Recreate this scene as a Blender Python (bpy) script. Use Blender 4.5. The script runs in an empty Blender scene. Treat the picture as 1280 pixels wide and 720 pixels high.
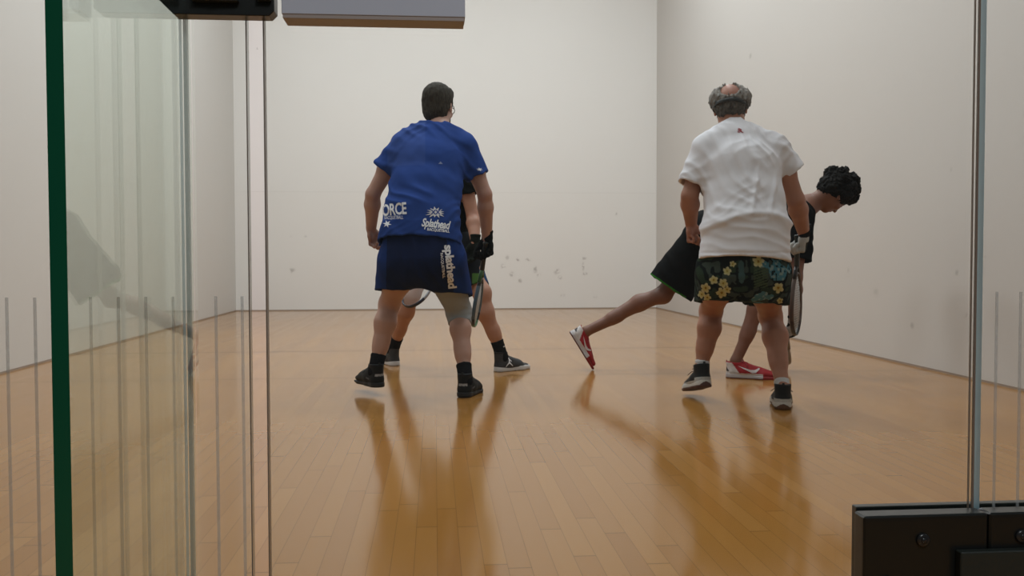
import bpy, bmesh, math, random
import numpy as np
from mathutils import Vector, Matrix
from mathutils.bvhtree import BVHTree

# ------------------------------------------------------------------ camera, world, lights, exposure
scn = bpy.context.scene
COL = scn.collection
FOC = 1133.0                                   # focal length in pixels of the 1280 wide frame
CAM_X, CAM_Y, CAM_Z = -0.2244, -1.0093, 0.7524
YAW, PITCH, ROLL = 0.0852, 0.0335, -0.0023
_fw = Vector((math.sin(YAW) * math.cos(PITCH), math.cos(YAW) * math.cos(PITCH), -math.sin(PITCH)))
_r0 = Vector((math.cos(YAW), -math.sin(YAW), 0.0)); _u0 = _r0.cross(_fw)
_rt = _r0 * math.cos(ROLL) + _u0 * math.sin(ROLL)
_up = _u0 * math.cos(ROLL) - _r0 * math.sin(ROLL)
cam_data = bpy.data.cameras.new('camera')
cam_data.sensor_width = 36.0
cam_data.lens = FOC / 1280.0 * 36.0
cam_data.clip_start = 0.02
cam = bpy.data.objects.new('camera', cam_data)
COL.objects.link(cam)
cam.matrix_world = Matrix(((_rt.x, _up.x, -_fw.x, CAM_X), (_rt.y, _up.y, -_fw.y, CAM_Y), (_rt.z, _up.z, -_fw.z, CAM_Z), (0, 0, 0, 1)))
scn.camera = cam

world = bpy.data.worlds.new('world'); scn.world = world; world.use_nodes = True
world.node_tree.nodes['Background'].inputs[0].default_value = (0.75, 0.8, 0.85, 1)
world.node_tree.nodes['Background'].inputs[1].default_value = 0.05

scn.view_settings.view_transform = 'Standard'
scn.view_settings.look = 'None'
scn.view_settings.exposure = 0.0
scn.view_settings.gamma = 1.0
scn.view_settings.use_curve_mapping = False

W2, LEN, HGT = 3.048, 12.19, 6.1
def area(name, loc, sx, sy, power, color, rot=(0, 0, 0)):
    l = bpy.data.lights.new(name, 'AREA'); l.shape = 'RECTANGLE'; l.size = sx; l.size_y = sy
    l.energy = power; l.color = color
    o = bpy.data.objects.new(name, l); o.location = loc; o.rotation_euler = rot; COL.objects.link(o)
for lx in (-1.5, 1.5):                          # six ceiling panels of the court, a brighter row near the front wall
    for ly, pw in ((8.6, 96), (5.6, 90), (2.6, 42)):
        area('court_light', (lx, ly, HGT - 0.06), 0.6, 1.2, pw, (0.94, 1.0, 1.07))
area('corridor_light', (0.3, -2.2, 2.6), 0.5, 1.2, 42.0, (0.9, 0.96, 1.0))

# ------------------------------------------------------------------ small helpers
def P(x, y, Y):                                  # point of the place seen at picture point x, y on the plane at distance Y
    d = _fw + _rt * ((x - 640) / FOC) - _up * ((y - 360) / FOC)
    t = (Y - CAM_Y) / d.y
    return np.array((CAM_X + d.x * t, CAM_Y + d.y * t, CAM_Z + d.z * t))
def V(*a): return np.array(a, float)
def nrm(v):
    v = np.asarray(v, float); return v / (np.linalg.norm(v) + 1e-12)
def srgb(r, g, b):
    f = lambda c: (c / 255 / 12.92) if c / 255 <= 0.04045 else ((c / 255 + 0.055) / 1.055) ** 2.4
    return (f(r), f(g), f(b))

def tag(o, label=None, cat=None, group=None, kind=None):
    if label: o['label'] = label
    if cat: o['category'] = cat
    if group: o['group'] = group
    if kind: o['kind'] = kind
    return o

def link(name, me, mat=None, parent=None):
    o = bpy.data.objects.new(name, me); COL.objects.link(o)
    if mat is not None:
        for m in (mat if isinstance(mat, (list, tuple)) else [mat]): me.materials.append(m)
    if parent is not None: o.parent = parent
    return o

def mat_basic(name, col, rough=0.6, spec=0.5, metal=0.0, bump=None, sheen=0.0, coat=0.0):
    m = bpy.data.materials.new(name); m.use_nodes = True
    nt = m.node_tree; b = nt.nodes['Principled BSDF']
    b.inputs['Base Color'].default_value = (*col, 1); b.inputs['Roughness'].default_value = rough
    b.inputs['Specular IOR Level'].default_value = spec; b.inputs['Metallic'].default_value = metal
    b.inputs['Sheen Weight'].default_value = sheen; b.inputs['Coat Weight'].default_value = coat
    if bump:
        tc = nt.nodes.new('ShaderNodeTexCoord'); n = nt.nodes.new('ShaderNodeTexNoise'); n.inputs['Scale'].default_value = bump[0]
        n.inputs['Detail'].default_value = 4
        bp = nt.nodes.new('ShaderNodeBump'); bp.inputs['Strength'].default_value = bump[1]; bp.inputs['Distance'].default_value = bump[2]
        nt.links.new(tc.outputs['Object'], n.inputs['Vector']); nt.links.new(n.outputs['Fac'], bp.inputs['Height'])
        nt.links.new(bp.outputs['Normal'], b.inputs['Normal'])
    return m

def mat_attr(name, rough=0.6, spec=0.4, bump=None, sheen=0.0, sss=0.0):    # colour of the thing itself is kept in the mesh's colour attribute
    m = mat_basic(name, (0.5, 0.5, 0.5), rough, spec, 0, bump, sheen)
    nt = m.node_tree; a = nt.nodes.new('ShaderNodeAttribute'); a.attribute_name = 'Col'
    b = nt.nodes['Principled BSDF']
    nt.links.new(a.outputs['Color'], b.inputs['Base Color'])
    if sss:
        b.inputs['Subsurface Weight'].default_value = sss; b.inputs['Subsurface Radius'].default_value = (0.02, 0.008, 0.004)
        b.inputs['Subsurface Scale'].default_value = 0.3
    return m

# ------------------------------------------------------------------ distance-field modeller
_rng = np.random.RandomState(7)
_lat = _rng.rand(64, 64, 64).astype(np.float32)
def noise3(p, s, off=0.0):
    q = p / s + off + 100.0
    i = np.floor(q).astype(np.int32); f = (q - i).astype(np.float32); f = f * f * (3 - 2 * f)
    x0, y0, z0 = i[..., 0] & 63, i[..., 1] & 63, i[..., 2] & 63
    x1, y1, z1 = (x0 + 1) & 63, (y0 + 1) & 63, (z0 + 1) & 63
    fx, fy, fz = f[..., 0], f[..., 1], f[..., 2]
    L = _lat
    a = L[x0, y0, z0] * (1 - fx) + L[x1, y0, z0] * fx
    b = L[x0, y1, z0] * (1 - fx) + L[x1, y1, z0] * fx
    c = L[x0, y0, z1] * (1 - fx) + L[x1, y0, z1] * fx
    d = L[x0, y1, z1] * (1 - fx) + L[x1, y1, z1] * fx
    return (a * (1 - fy) + b * fy) * (1 - fz) + (c * (1 - fy) + d * fy) * fz - 0.5

def frame(axis, w):
    axis = nrm(axis); w = np.asarray(w, float); w = w - axis * (w @ axis)
    if np.linalg.norm(w) < 1e-6: w = np.cross(axis, V(0.3, 0.5, 0.8))
    w = nrm(w); return axis, w, np.cross(axis, w)

# cone between two points with oval ends; r = radius or (half width along w, half depth)
def cone(a, ra, b, rb, w=(1, 0, 0), k=0.02, flat_a=False, flat_b=False, sub=False):
    ra = (ra, ra) if np.isscalar(ra) else ra; rb = (rb, rb) if np.isscalar(rb) else rb
    return dict(t='c', a=np.asarray(a, float), b=np.asarray(b, float), ra=ra, rb=rb, w=w, k=k, fa=flat_a, fb=flat_b, sub=sub)
def ball(c, r, X=(1, 0, 0), Y=(0, 1, 0), k=0.02, sub=False):
    r = (r, r, r) if np.isscalar(r) else r
    return dict(t='e', c=np.asarray(c, float), r=r, X=nrm(X), Y=nrm(Y), k=k, sub=sub)
def box_p(c, half, X=(1, 0, 0), Y=(0, 1, 0), k=0.01, sub=False, rnd=0.005):
    return dict(t='b', c=np.asarray(c, float), r=half, X=nrm(X), Y=nrm(Y), k=k, sub=sub, rnd=rnd)

def prim_box(p):
    if p['t'] == 'c':
        m = max(*p['ra'], *p['rb']); return np.minimum(p['a'], p['b']) - m, np.maximum(p['a'], p['b']) + m
    m = max(p['r']) * (1.75 if p['t'] == 'b' else 1.0); return p['c'] - m, p['c'] + m

def prim_eval(p, g):
    if p['t'] == 'c':
        ax = p['b'] - p['a']; L = np.linalg.norm(ax); A, Wv, D = frame(ax, p['w'])
        q = g - p['a'].astype(np.float32)
        s = q @ A.astype(np.float32); u = q @ Wv.astype(np.float32); v = q @ D.astype(np.float32)
        t = np.clip(s / L, 0, 1)
        rw = p['ra'][0] + (p['rb'][0] - p['ra'][0]) * t; rd = p['ra'][1] + (p['rb'][1] - p['ra'][1]) * t
        e0 = np.minimum(s, 0); e1 = np.maximum(s - L, 0)
        if p['fa']: e0 = np.zeros_like(e0)
        if p['fb']: e1 = np.zeros_like(e1)
        e = e0 + e1
        ln = np.sqrt(u * u + v * v + e * e) + 1e-6
        r = np.sqrt((u / rw) ** 2 + (v / rd) ** 2 + (e / np.minimum(rw, rd)) ** 2) + 1e-6
        d = ln - ln / r
        if p['fa']: d = np.maximum(d, -s)
        if p['fb']: d = np.maximum(d, s - L)
        return d
    X = p['X']; Yv = p['Y'] - X * (p['Y'] @ X); Yv = nrm(Yv); Z = np.cross(X, Yv)
    q = g - p['c'].astype(np.float32)
    u = q @ X.astype(np.float32); v = q @ Yv.astype(np.float32); w = q @ Z.astype(np.float32)
    if p['t'] == 'e':
        ln = np.sqrt(u * u + v * v + w * w) + 1e-6
        r = np.sqrt((u / p['r'][0]) ** 2 + (v / p['r'][1]) ** 2 + (w / p['r'][2]) ** 2) + 1e-6
        return ln - ln / r
    R = p['rnd']
    a = np.abs(u) - p['r'][0] + R; b = np.abs(v) - p['r'][1] + R; c = np.abs(w) - p['r'][2] + R
    return np.sqrt(np.maximum(a, 0) ** 2 + np.maximum(b, 0) ** 2 + np.maximum(c, 0) ** 2) + np.minimum(np.maximum(a, np.maximum(b, c)), 0) - R

def smin(a, b, k):
    h = np.maximum(k - np.abs(a - b), 0) / k
    return np.minimum(a, b) - h * h * k * 0.25

def surface(prims, h, disp=None, pad=0.012, grow=0.0):
    """mesh arrays of the zero surface of the blended primitives"""
    boxes = [prim_box(p) for p in prims if not p['sub']]
    lo = np.min([b[0] for b in boxes], 0) - pad - 3 * h - grow; hi = np.max([b[1] for b in boxes], 0) + pad + 3 * h + grow
    n = np.ceil((hi - lo) / h).astype(int) + 1
    F = np.full(n, 0.5, np.float32)
    xs = [(lo[i] + h * np.arange(n[i])).astype(np.float32) for i in range(3)]
    for p in prims:
        a, b = prim_box(p); m = max(p['k'] * 1.1, 3 * h) + grow + 0.01
        i0 = np.maximum(((a - m - lo) / h).astype(int), 0); i1 = np.minimum(((b + m - lo) / h).astype(int) + 2, n)
        if np.any(i1 <= i0): continue
        g = np.stack(np.meshgrid(*[xs[i][i0[i]:i1[i]] for i in range(3)], indexing='ij'), -1)
        d = prim_eval(p, g)
        S = F[i0[0]:i1[0], i0[1]:i1[1], i0[2]:i1[2]]
        if p['sub']: S[...] = -smin(-S, d, p['k'])
        else: S[...] = smin(S, d, p['k'])
    if grow: F -= grow
    if disp is not None:
        idx = np.argwhere(np.abs(F) < 0.035)
        pts = lo + idx * h
        F[idx[:, 0], idx[:, 1], idx[:, 2]] += disp(pts).astype(np.float32)
    F[0] = F[-1] = 0.5; F[:, 0] = F[:, -1] = 0.5; F[:, :, 0] = F[:, :, -1] = 0.5
    return nets(F, lo, h)

def nets(F, lo, h):
    S = F < 0
    n = F.shape
    c = np.zeros((n[0] - 1, n[1] - 1, n[2] - 1), np.uint8)
    for dx in (0, 1):
        for dy in (0, 1):
            for dz in (0, 1):
                c += S[dx:n[0] - 1 + dx, dy:n[1] - 1 + dy, dz:n[2] - 1 + dz]
    act = (c > 0) & (c < 8)
    cells = np.argwhere(act)
    vid = np.full(act.shape, -1, np.int32); vid[act] = np.arange(len(cells))
    acc = np.zeros((len(cells), 3)); cnt = np.zeros(len(cells))
    cor = [np.array(((i >> 2) & 1, (i >> 1) & 1, i & 1)) for i in range(8)]
    for i in range(8):
        for j in range(i + 1, 8):
            if abs(cor[i] - cor[j]).sum() != 1: continue
            a = cells + cor[i]; b = cells + cor[j]
            fa = F[a[:, 0], a[:, 1], a[:, 2]].astype(float); fb = F[b[:, 0], b[:, 1], b[:, 2]].astype(float)
            m = (fa < 0) != (fb < 0)
            t = np.where(m, fa / np.where(m, fa - fb, 1), 0)[:, None]
            pt = cor[i] + (cor[j] - cor[i]) * t
            acc[m] += pt[m]; cnt[m] += 1
    verts = lo + h * (cells + acc / cnt[:, None])
    quads = []
    for ax in range(3):
        sl0 = [slice(1, n[0] - 1), slice(1, n[1] - 1), slice(1, n[2] - 1)]; sl1 = list(sl0)
        sl0[ax] = slice(0, n[ax] - 1); sl1[ax] = slice(1, n[ax])
        A = S[tuple(sl0)]; B = S[tuple(sl1)]
        base = np.array([1, 1, 1]); base[ax] = 0
        for flip in (0, 1):
            e = np.argwhere(A & ~B if not flip else ~A & B) + base
            if not len(e): continue
            u = np.zeros(3, int); v = np.zeros(3, int); u[(ax + 1) % 3] = 1; v[(ax + 2) % 3] = 1
            q = [vid[tuple((e - o).T)] for o in (0 * u, u, u + v, v)]
            q = np.stack(q if not flip else q[::-1], 1)
            quads.append(q)
    return verts, np.concatenate(quads)

def mesh_from(name, verts, faces, smooth=True, relax=1):
    faces = np.asarray(faces)
    for _ in range(relax):
        s = np.zeros_like(verts); cn = np.zeros(len(verts))
        for i in range(4):
            j = (i + 1) % 4
            np.add.at(s, faces[:, i], verts[faces[:, j]]); np.add.at(cn, faces[:, i], 1)
            np.add.at(s, faces[:, j], verts[faces[:, i]]); np.add.at(cn, faces[:, j], 1)
        verts = verts * 0.5 + 0.5 * s / np.maximum(cn, 1)[:, None]
    me = bpy.data.meshes.new(name)
    me.vertices.add(len(verts)); me.vertices.foreach_set('co', verts.astype(np.float32).ravel())
    me.loops.add(faces.size); me.loops.foreach_set('vertex_index', faces.astype(np.int32).ravel())
    me.polygons.add(len(faces)); me.polygons.foreach_set('loop_start', np.arange(0, faces.size, 4, dtype=np.int32))
    me.polygons.foreach_set('loop_total', np.full(len(faces), 4, np.int32))
    me.update(calc_edges=True); me.validate()
    me.polygons.foreach_set('use_smooth', np.full(len(me.polygons), smooth)); me.update()
    return me

def sdf_obj(name, prims, h, mat, parent=None, disp=None, color=None, xf=None, grow=0.0, relax=1):
    v, f = surface(prims, h, disp, grow=grow)
    if xf is not None:
        M = np.array(xf); loc = v.copy(); v = v @ M[:3, :3].T + M[:3, 3]
    else: loc = v
    me = mesh_from(name, v, f, relax=relax)
    if color is not None:
        c = color(loc) if callable(color) else np.tile(np.array(color, float), (len(v), 1))
        at = me.color_attributes.new('Col', 'FLOAT_COLOR', 'POINT')
        at.data.foreach_set('color', np.concatenate([c, np.ones((len(c), 1))], 1).astype(np.float32).ravel())
    return link(name, me, mat, parent)

# ------------------------------------------------------------------ plain mesh builders
class MB:
    def __init__(s): s.v = []; s.f = []; s.sm = []
    def add(s, v, f, smooth=False):
        o = len(s.v); s.v += [tuple(p) for p in v]; s.f += [tuple(i + o for i in q) for q in f]; s.sm += [smooth] * len(f)
    def box(s, c, half, X=(1, 0, 0), Y=(0, 1, 0)):
        X = nrm(X); Y = nrm(Y); Z = np.cross(X, Y); c = np.asarray(c, float)
        v = [c + X * half[0] * i + Y * half[1] * j + Z * half[2] * k for i in (-1, 1) for j in (-1, 1) for k in (-1, 1)]
        s.add(v, [(0, 1, 3, 2), (4, 6, 7, 5), (0, 4, 5, 1), (2, 3, 7, 6), (0, 2, 6, 4), (1, 5, 7, 3)])
    def tube(s, pts, r, seg=8, closed=False, w=None, caps=True):
        pts = [np.asarray(p, float) for p in pts]; n = len(pts)
        rr = r if isinstance(r, (list, tuple)) and not isinstance(r[0], (int, float)) or (isinstance(r, list)) else [r] * n
        V_ = []; prev = np.asarray(w, float) if w is not None else V(0.21, 0.37, 0.9)
        for i in range(n):
            a = pts[(i - 1) % n] if closed or i > 0 else pts[i]; b = pts[(i + 1) % n] if closed or i < n - 1 else pts[i]
            A, U, D = frame(b - a, prev); prev = U if w is None else np.asarray(w, float)
            q = rr[i]; ru, rd = (q, q) if np.isscalar(q) else q
            for j in range(seg):
                t = 2 * math.pi * j / seg; V_.append(pts[i] + U * ru * math.cos(t) + D * rd * math.sin(t))
        F_ = []
        for i in range(n if closed else n - 1):
            for j in range(seg):
                a = i * seg + j; b = i * seg + (j + 1) % seg; c = ((i + 1) % n) * seg + (j + 1) % seg; d = ((i + 1) % n) * seg + j
                F_.append((a, b, c, d))
        if not closed and caps: F_.append(tuple(range(seg))[::-1]); F_.append(tuple((n - 1) * seg + j for j in range(seg)))
        s.add(V_, F_, True)
    def prism(s, poly, c, X, Y, depth):          # outline in the plane of X, Y pushed along their normal
        X = nrm(X); Y = nrm(Y); Z = np.cross(X, Y); c = np.asarray(c, float); n = len(poly)
        v = [c + X * p[0] + Y * p[1] + Z * d for d in (-depth / 2, depth / 2) for p in poly]
        s.add(v, [tuple(range(n))[::-1], tuple(range(n, 2 * n))] + [(i, (i + 1) % n, n + (i + 1) % n, n + i) for i in range(n)])
    def build(s, name, mat, parent=None, bevel=0.0, xf=None):
        me = bpy.data.meshes.new(name)
        me.from_pydata([tuple(p) for p in s.v], [], s.f); me.update()
        for i, p in enumerate(me.polygons): p.use_smooth = s.sm[i]
        if xf is not None: me.transform(Matrix(xf))
        bm = bmesh.new(); bm.from_mesh(me)
        bmesh.ops.recalc_face_normals(bm, faces=bm.faces)
        if bevel: bmesh.ops.bevel(bm, geom=list(bm.edges), offset=bevel, segments=3, profile=0.7, affect='EDGES')
        bm.to_mesh(me); bm.free()
        return link(name, me, mat, parent)

def decal(name, host, mat, origin, ux, uz, verts2d, faces, ray=(0, 1, 0), off=0.0022, back=0.5, cuts=1):
    """flat print wrapped on the surface of host"""
    bm = bmesh.new()
    vs = [bm.verts.new((p[0], p[1], 0)) for p in verts2d]
    for f in faces:
        try: bm.faces.new([vs[i] for i in f])
        except ValueError: pass
    bmesh.ops.triangulate(bm, faces=bm.faces)
    for _ in range(cuts):
        bmesh.ops.subdivide_edges(bm, edges=[e for e in bm.edges if e.calc_length() > 0.004], cuts=1)
        bmesh.ops.triangulate(bm, faces=bm.faces)
    hm = host.data
    bvh = BVHTree.FromPolygons([v.co for v in hm.vertices], [tuple(p.vertices) for p in hm.polygons])
    ray = Vector(nrm(ray)); dead = []
    for v in bm.verts:
        w = Vector(np.asarray(origin) + np.asarray(ux) * v.co.x + np.asarray(uz) * v.co.y) - ray * back
        hit, nn, _, _ = bvh.ray_cast(w, ray, back * 2)
        if hit is None: dead.append(v)
        else:
            if nn.dot(ray) > 0: nn = -nn
            v.co = hit + nn * off * 0.3 - ray * off * 0.8
    bmesh.ops.delete(bm, geom=dead, context='VERTS')
    me = bpy.data.meshes.new(name); bm.to_mesh(me); bm.free()
    return link(name, me, mat, host)

def text_geo(body, size, shear=0.0, bold=0.0, align='CENTER', squash=1.0):
    cu = bpy.data.curves.new('lettering', 'FONT'); cu.body = body; cu.size = size; cu.shear = shear; cu.offset = bold
    cu.align_x = align; cu.align_y = 'CENTER'; cu.resolution_u = 3; cu.space_character = 0.95
    o = bpy.data.objects.new('lettering', cu); COL.objects.link(o)
    bpy.context.view_layer.update()
    ev = o.evaluated_get(bpy.context.evaluated_depsgraph_get()); me = ev.to_mesh()
    v = [(p.co.x * squash, p.co.y) for p in me.vertices]; f = [tuple(p.vertices) for p in me.polygons]
    ev.to_mesh_clear(); bpy.data.objects.remove(o); bpy.data.curves.remove(cu)
    return v, f

# ------------------------------------------------------------------ materials of the place
def nd(nt, t, **kw):
    n = nt.nodes.new(t)
    for k_, v_ in kw.items(): setattr(n, k_, v_)
    return n
def mth(nt, op, a, b=None, c=None):
    n = nt.nodes.new('ShaderNodeMath'); n.operation = op
    for i, x in enumerate((a, b, c)):
        if x is None: continue
        if isinstance(x, (int, float)): n.inputs[i].default_value = x
        else: nt.links.new(x, n.inputs[i])
    return n.outputs[0]
def mixc(nt, fac, a, b, mode='MIX'):
    n = nt.nodes.new('ShaderNodeMix'); n.data_type = 'RGBA'; n.blend_type = mode
    for sock, x in ((n.inputs[0], fac), (n.inputs[6], a), (n.inputs[7], b)):
        if isinstance(x, (int, float)): sock.default_value = x
        elif isinstance(x, tuple): sock.default_value = (*x, 1)
        else: nt.links.new(x, sock)
    return n.outputs[2]

def mat_floor():
    m = bpy.data.materials.new('maple_floor'); m.use_nodes = True; nt = m.node_tree; b = nt.nodes['Principled BSDF']
    g = nd(nt, 'ShaderNodeNewGeometry'); sp = nd(nt, 'ShaderNodeSeparateXYZ'); nt.links.new(g.outputs['Position'], sp.inputs[0])
    X, Y = sp.outputs[0], sp.outputs[1]
    pw, pl = 0.057, 1.05
    row = mth(nt, 'FLOOR', mth(nt, 'DIVIDE', mth(nt, 'ADD', X, 20.0), pw))
    wn = nd(nt, 'ShaderNodeTexWhiteNoise', noise_dimensions='1D'); nt.links.new(row, wn.inputs['W'])
    yo = mth(nt, 'DIVIDE', mth(nt, 'ADD', mth(nt, 'MULTIPLY', wn.outputs['Value'], 7.3), Y), pl)
    colm = mth(nt, 'FLOOR', yo)
    cv = nd(nt, 'ShaderNodeCombineXYZ'); nt.links.new(row, cv.inputs[0]); nt.links.new(colm, cv.inputs[1])
    w2 = nd(nt, 'ShaderNodeTexWhiteNoise', noise_dimensions='2D'); nt.links.new(cv.outputs[0], w2.inputs['Vector'])
    # grain stretched along the boards
    mp = nd(nt, 'ShaderNodeCombineXYZ')
    nt.links.new(mth(nt, 'ADD', mth(nt, 'MULTIPLY', X, 42.0), mth(nt, 'MULTIPLY', w2.outputs['Value'], 31.0)), mp.inputs[0])
    nt.links.new(mth(nt, 'MULTIPLY', Y, 2.2), mp.inputs[1])
    gr = nd(nt, 'ShaderNodeTexNoise'); gr.inputs['Scale'].default_value = 1.0; gr.inputs['Detail'].default_value = 5
    nt.links.new(mp.outputs[0], gr.inputs['Vector'])
    rp = nd(nt, 'ShaderNodeValToRGB'); e = rp.color_ramp.elements
    e[0].position = 0.0; e[0].color = (0.322, 0.140, 0.029, 1); e[1].position = 1.0; e[1].color = (0.385, 0.182, 0.044, 1)
    x = e.new(0.5); x.color = (0.353, 0.160, 0.036, 1)
    nt.links.new(w2.outputs['Value'], rp.inputs[0])
    c = mixc(nt, mth(nt, 'MULTIPLY', mth(nt, 'SUBTRACT', gr.outputs['Fac'], 0.35), 0.6), rp.outputs[0], (0.36, 0.15, 0.028))
    # long seams, butt joints, a few wide gaps
    fx = mth(nt, 'FRACT', mth(nt, 'DIVIDE', mth(nt, 'ADD', X, 20.0), pw))
    fy = mth(nt, 'FRACT', yo)
    ex = mth(nt, 'LESS_THAN', mth(nt, 'MINIMUM', fx, mth(nt, 'SUBTRACT', 1.0, fx)), 0.014)
    ey = mth(nt, 'LESS_THAN', mth(nt, 'MINIMUM', fy, mth(nt, 'SUBTRACT', 1.0, fy)), 0.0030)
    c = mixc(nt, mth(nt, 'MULTIPLY', ex, 0.5), c, (0.07, 0.03, 0.01))
    c = mixc(nt, mth(nt, 'MULTIPLY', ey, 0.5), c, (0.07, 0.03, 0.01))
    rb = mth(nt, 'FLOOR', mth(nt, 'ADD', mth(nt, 'DIVIDE', mth(nt, 'ADD', X, 20.0), pw), 0.5))
    wd = mth(nt, 'MULTIPLY', mth(nt, 'LESS_THAN', mth(nt, 'ABSOLUTE', mth(nt, 'SUBTRACT', mth(nt, 'FRACT', mth(nt, 'DIVIDE', rb, 9.0)), 0.5)), 0.05),
             mth(nt, 'LESS_THAN', mth(nt, 'MINIMUM', fx, mth(nt, 'SUBTRACT', 1.0, fx)), 0.03))
    c = mixc(nt, mth(nt, 'MULTIPLY', wd, 0.8), c, (0.09, 0.04, 0.015))
    # cross seams where two lengths of flooring meet
    sm = mth(nt, 'MULTIPLY', mth(nt, 'MAXIMUM', ex, ey), 0.5)
    for yy, hw, st in ((6.39, 0.026, 0.75), (4.73, 0.014, 0.60), (9.3, 0.05, 0.4)):
        dl = mth(nt, 'LESS_THAN', mth(nt, 'ABSOLUTE', mth(nt, 'SUBTRACT', Y, yy)), hw)
        c = mixc(nt, mth(nt, 'MULTIPLY', dl, st), c, (0.07, 0.03, 0.01))
        sm = mth(nt, 'MAXIMUM', sm, mth(nt, 'MULTIPLY', dl, st))
    # wear
    wr = nd(nt, 'ShaderNodeTexNoise'); wr.inputs['Scale'].default_value = 1.1; wr.inputs['Detail'].default_value = 5
    nt.links.new(g.outputs['Position'], wr.inputs['Vector'])
    c = mixc(nt, mth(nt, 'MULTIPLY', wr.outputs['Fac'], 0.22), c, (0.38, 0.198, 0.072))
    nt.links.new(c, b.inputs['Base Color'])
    ro = mth(nt, 'ADD', mth(nt, 'MULTIPLY', wr.outputs['Fac'], 0.06), 0.085)
    ro = mth(nt, 'ADD', ro, mth(nt, 'MULTIPLY', w2.outputs['Value'], 0.04))
    nt.links.new(ro, b.inputs['Roughness'])
    nt.links.new(mth(nt, 'MULTIPLY', mth(nt, 'SUBTRACT', 1.0, sm), 0.5), b.inputs['Specular IOR Level'])   # open joints carry no lacquer
    # boards lie at very slightly different levels
    bp = nd(nt, 'ShaderNodeBump'); bp.inputs['Strength'].default_value = 0.10; bp.inputs['Distance'].default_value = 0.002
    hh = mth(nt, 'ADD', mth(nt, 'MULTIPLY', ex, -0.5), mth(nt, 'MULTIPLY', gr.outputs['Fac'], 0.12))
    nt.links.new(hh, bp.inputs['Height']); nt.links.new(bp.outputs['Normal'], b.inputs['Normal'])
    return m

def mat_wall(name, base, spots=(), panel_z=1.70, rough=0.35):
    m = bpy.data.materials.new(name); m.use_nodes = True; nt = m.node_tree; b = nt.nodes['Principled BSDF']
    g = nd(nt, 'ShaderNodeNewGeometry')
    sp = nd(nt, 'ShaderNodeSeparateXYZ'); nt.links.new(g.outputs['Position'], sp.inputs[0])
    n1 = nd(nt, 'ShaderNodeTexNoise'); n1.inputs['Scale'].default_value = 0.9; n1.inputs['Detail'].default_value = 6; nt.links.new(g.outputs['Position'], n1.inputs['Vector'])
    c = mixc(nt, mth(nt, 'MULTIPLY', mth(nt, 'SUBTRACT', n1.outputs['Fac'], 0.4), 0.35), base, tuple(x * 0.86 for x in base))
    # lower panels of the wall are a little browner from play
    low = mth(nt, 'MULTIPLY', mth(nt, 'LESS_THAN', sp.outputs[2], panel_z), 0.06)
    c = mixc(nt, low, c, (base[0] * 0.93, base[1] * 0.88, base[2] * 0.82))
    ln = mth(nt, 'LESS_THAN', mth(nt, 'ABSOLUTE', mth(nt, 'SUBTRACT', sp.outputs[2], panel_z)), 0.006)
    c = mixc(nt, mth(nt, 'MULTIPLY', ln, 0.12), c, (0.4, 0.36, 0.32))
    foot_sh = mth(nt, 'LESS_THAN', sp.outputs[2], 0.014)          # thin shadow at the wall-floor joint, painted dark into the wall colour
    c = mixc(nt, mth(nt, 'MULTIPLY', foot_sh, 0.75), c, (0.22, 0.14, 0.08))
    # small ball marks
    vo = nd(nt, 'ShaderNodeTexVoronoi'); vo.inputs['Scale'].default_value = 1.5; nt.links.new(g.outputs['Position'], vo.inputs['Vector'])
    n2 = nd(nt, 'ShaderNodeTexNoise'); n2.inputs['Scale'].default_value = 30; n2.inputs['Detail'].default_value = 3; nt.links.new(g.outputs['Position'], n2.inputs['Vector'])
    dk = mth(nt, 'MULTIPLY', mth(nt, 'LESS_THAN', vo.outputs['Distance'], 0.028), mth(nt, 'GREATER_THAN', n2.outputs['Fac'], 0.5))
    c = mixc(nt, mth(nt, 'MULTIPLY', dk, 0.32), c, (0.25, 0.22, 0.2))
    for (px, py, pz, rx, rz, st) in spots:
        dv = nd(nt, 'ShaderNodeVectorMath', operation='SUBTRACT'); nt.links.new(g.outputs['Position'], dv.inputs[0]); dv.inputs[1].default_value = (px, py, pz)
        ds = nd(nt, 'ShaderNodeVectorMath', operation='MULTIPLY'); nt.links.new(dv.outputs[0], ds.inputs[0]); ds.inputs[1].default_value = (1 / rx, 1 / rx, 1 / rz)
        ll = nd(nt, 'ShaderNodeVectorMath', operation='LENGTH'); nt.links.new(ds.outputs[0], ll.inputs[0])
        mr = nd(nt, 'ShaderNodeMapRange'); mr.inputs[1].default_value = 1.0; mr.inputs[2].default_value = 0.2; nt.links.new(ll.outputs['Value'], mr.inputs[0])
        k_ = mth(nt, 'MULTIPLY', mr.outputs[0], mth(nt, 'GREATER_THAN', n2.outputs['Fac'], 0.48))
        c = mixc(nt, mth(nt, 'MULTIPLY', k_, st), c, (0.30, 0.27, 0.25))
    nt.links.new(c, b.inputs['Base Color'])
    b.inputs['Roughness'].default_value = rough + 0.2; b.inputs['Specular IOR Level'].default_value = 0.3
    bp = nd(nt, 'ShaderNodeBump'); bp.inputs['Strength'].default_value = 0.15; bp.inputs['Distance'].default_value = 0.01
    nt.links.new(n1.outputs['Fac'], bp.inputs['Height']); nt.links.new(bp.outputs['Normal'], b.inputs['Normal'])
    return m

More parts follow.
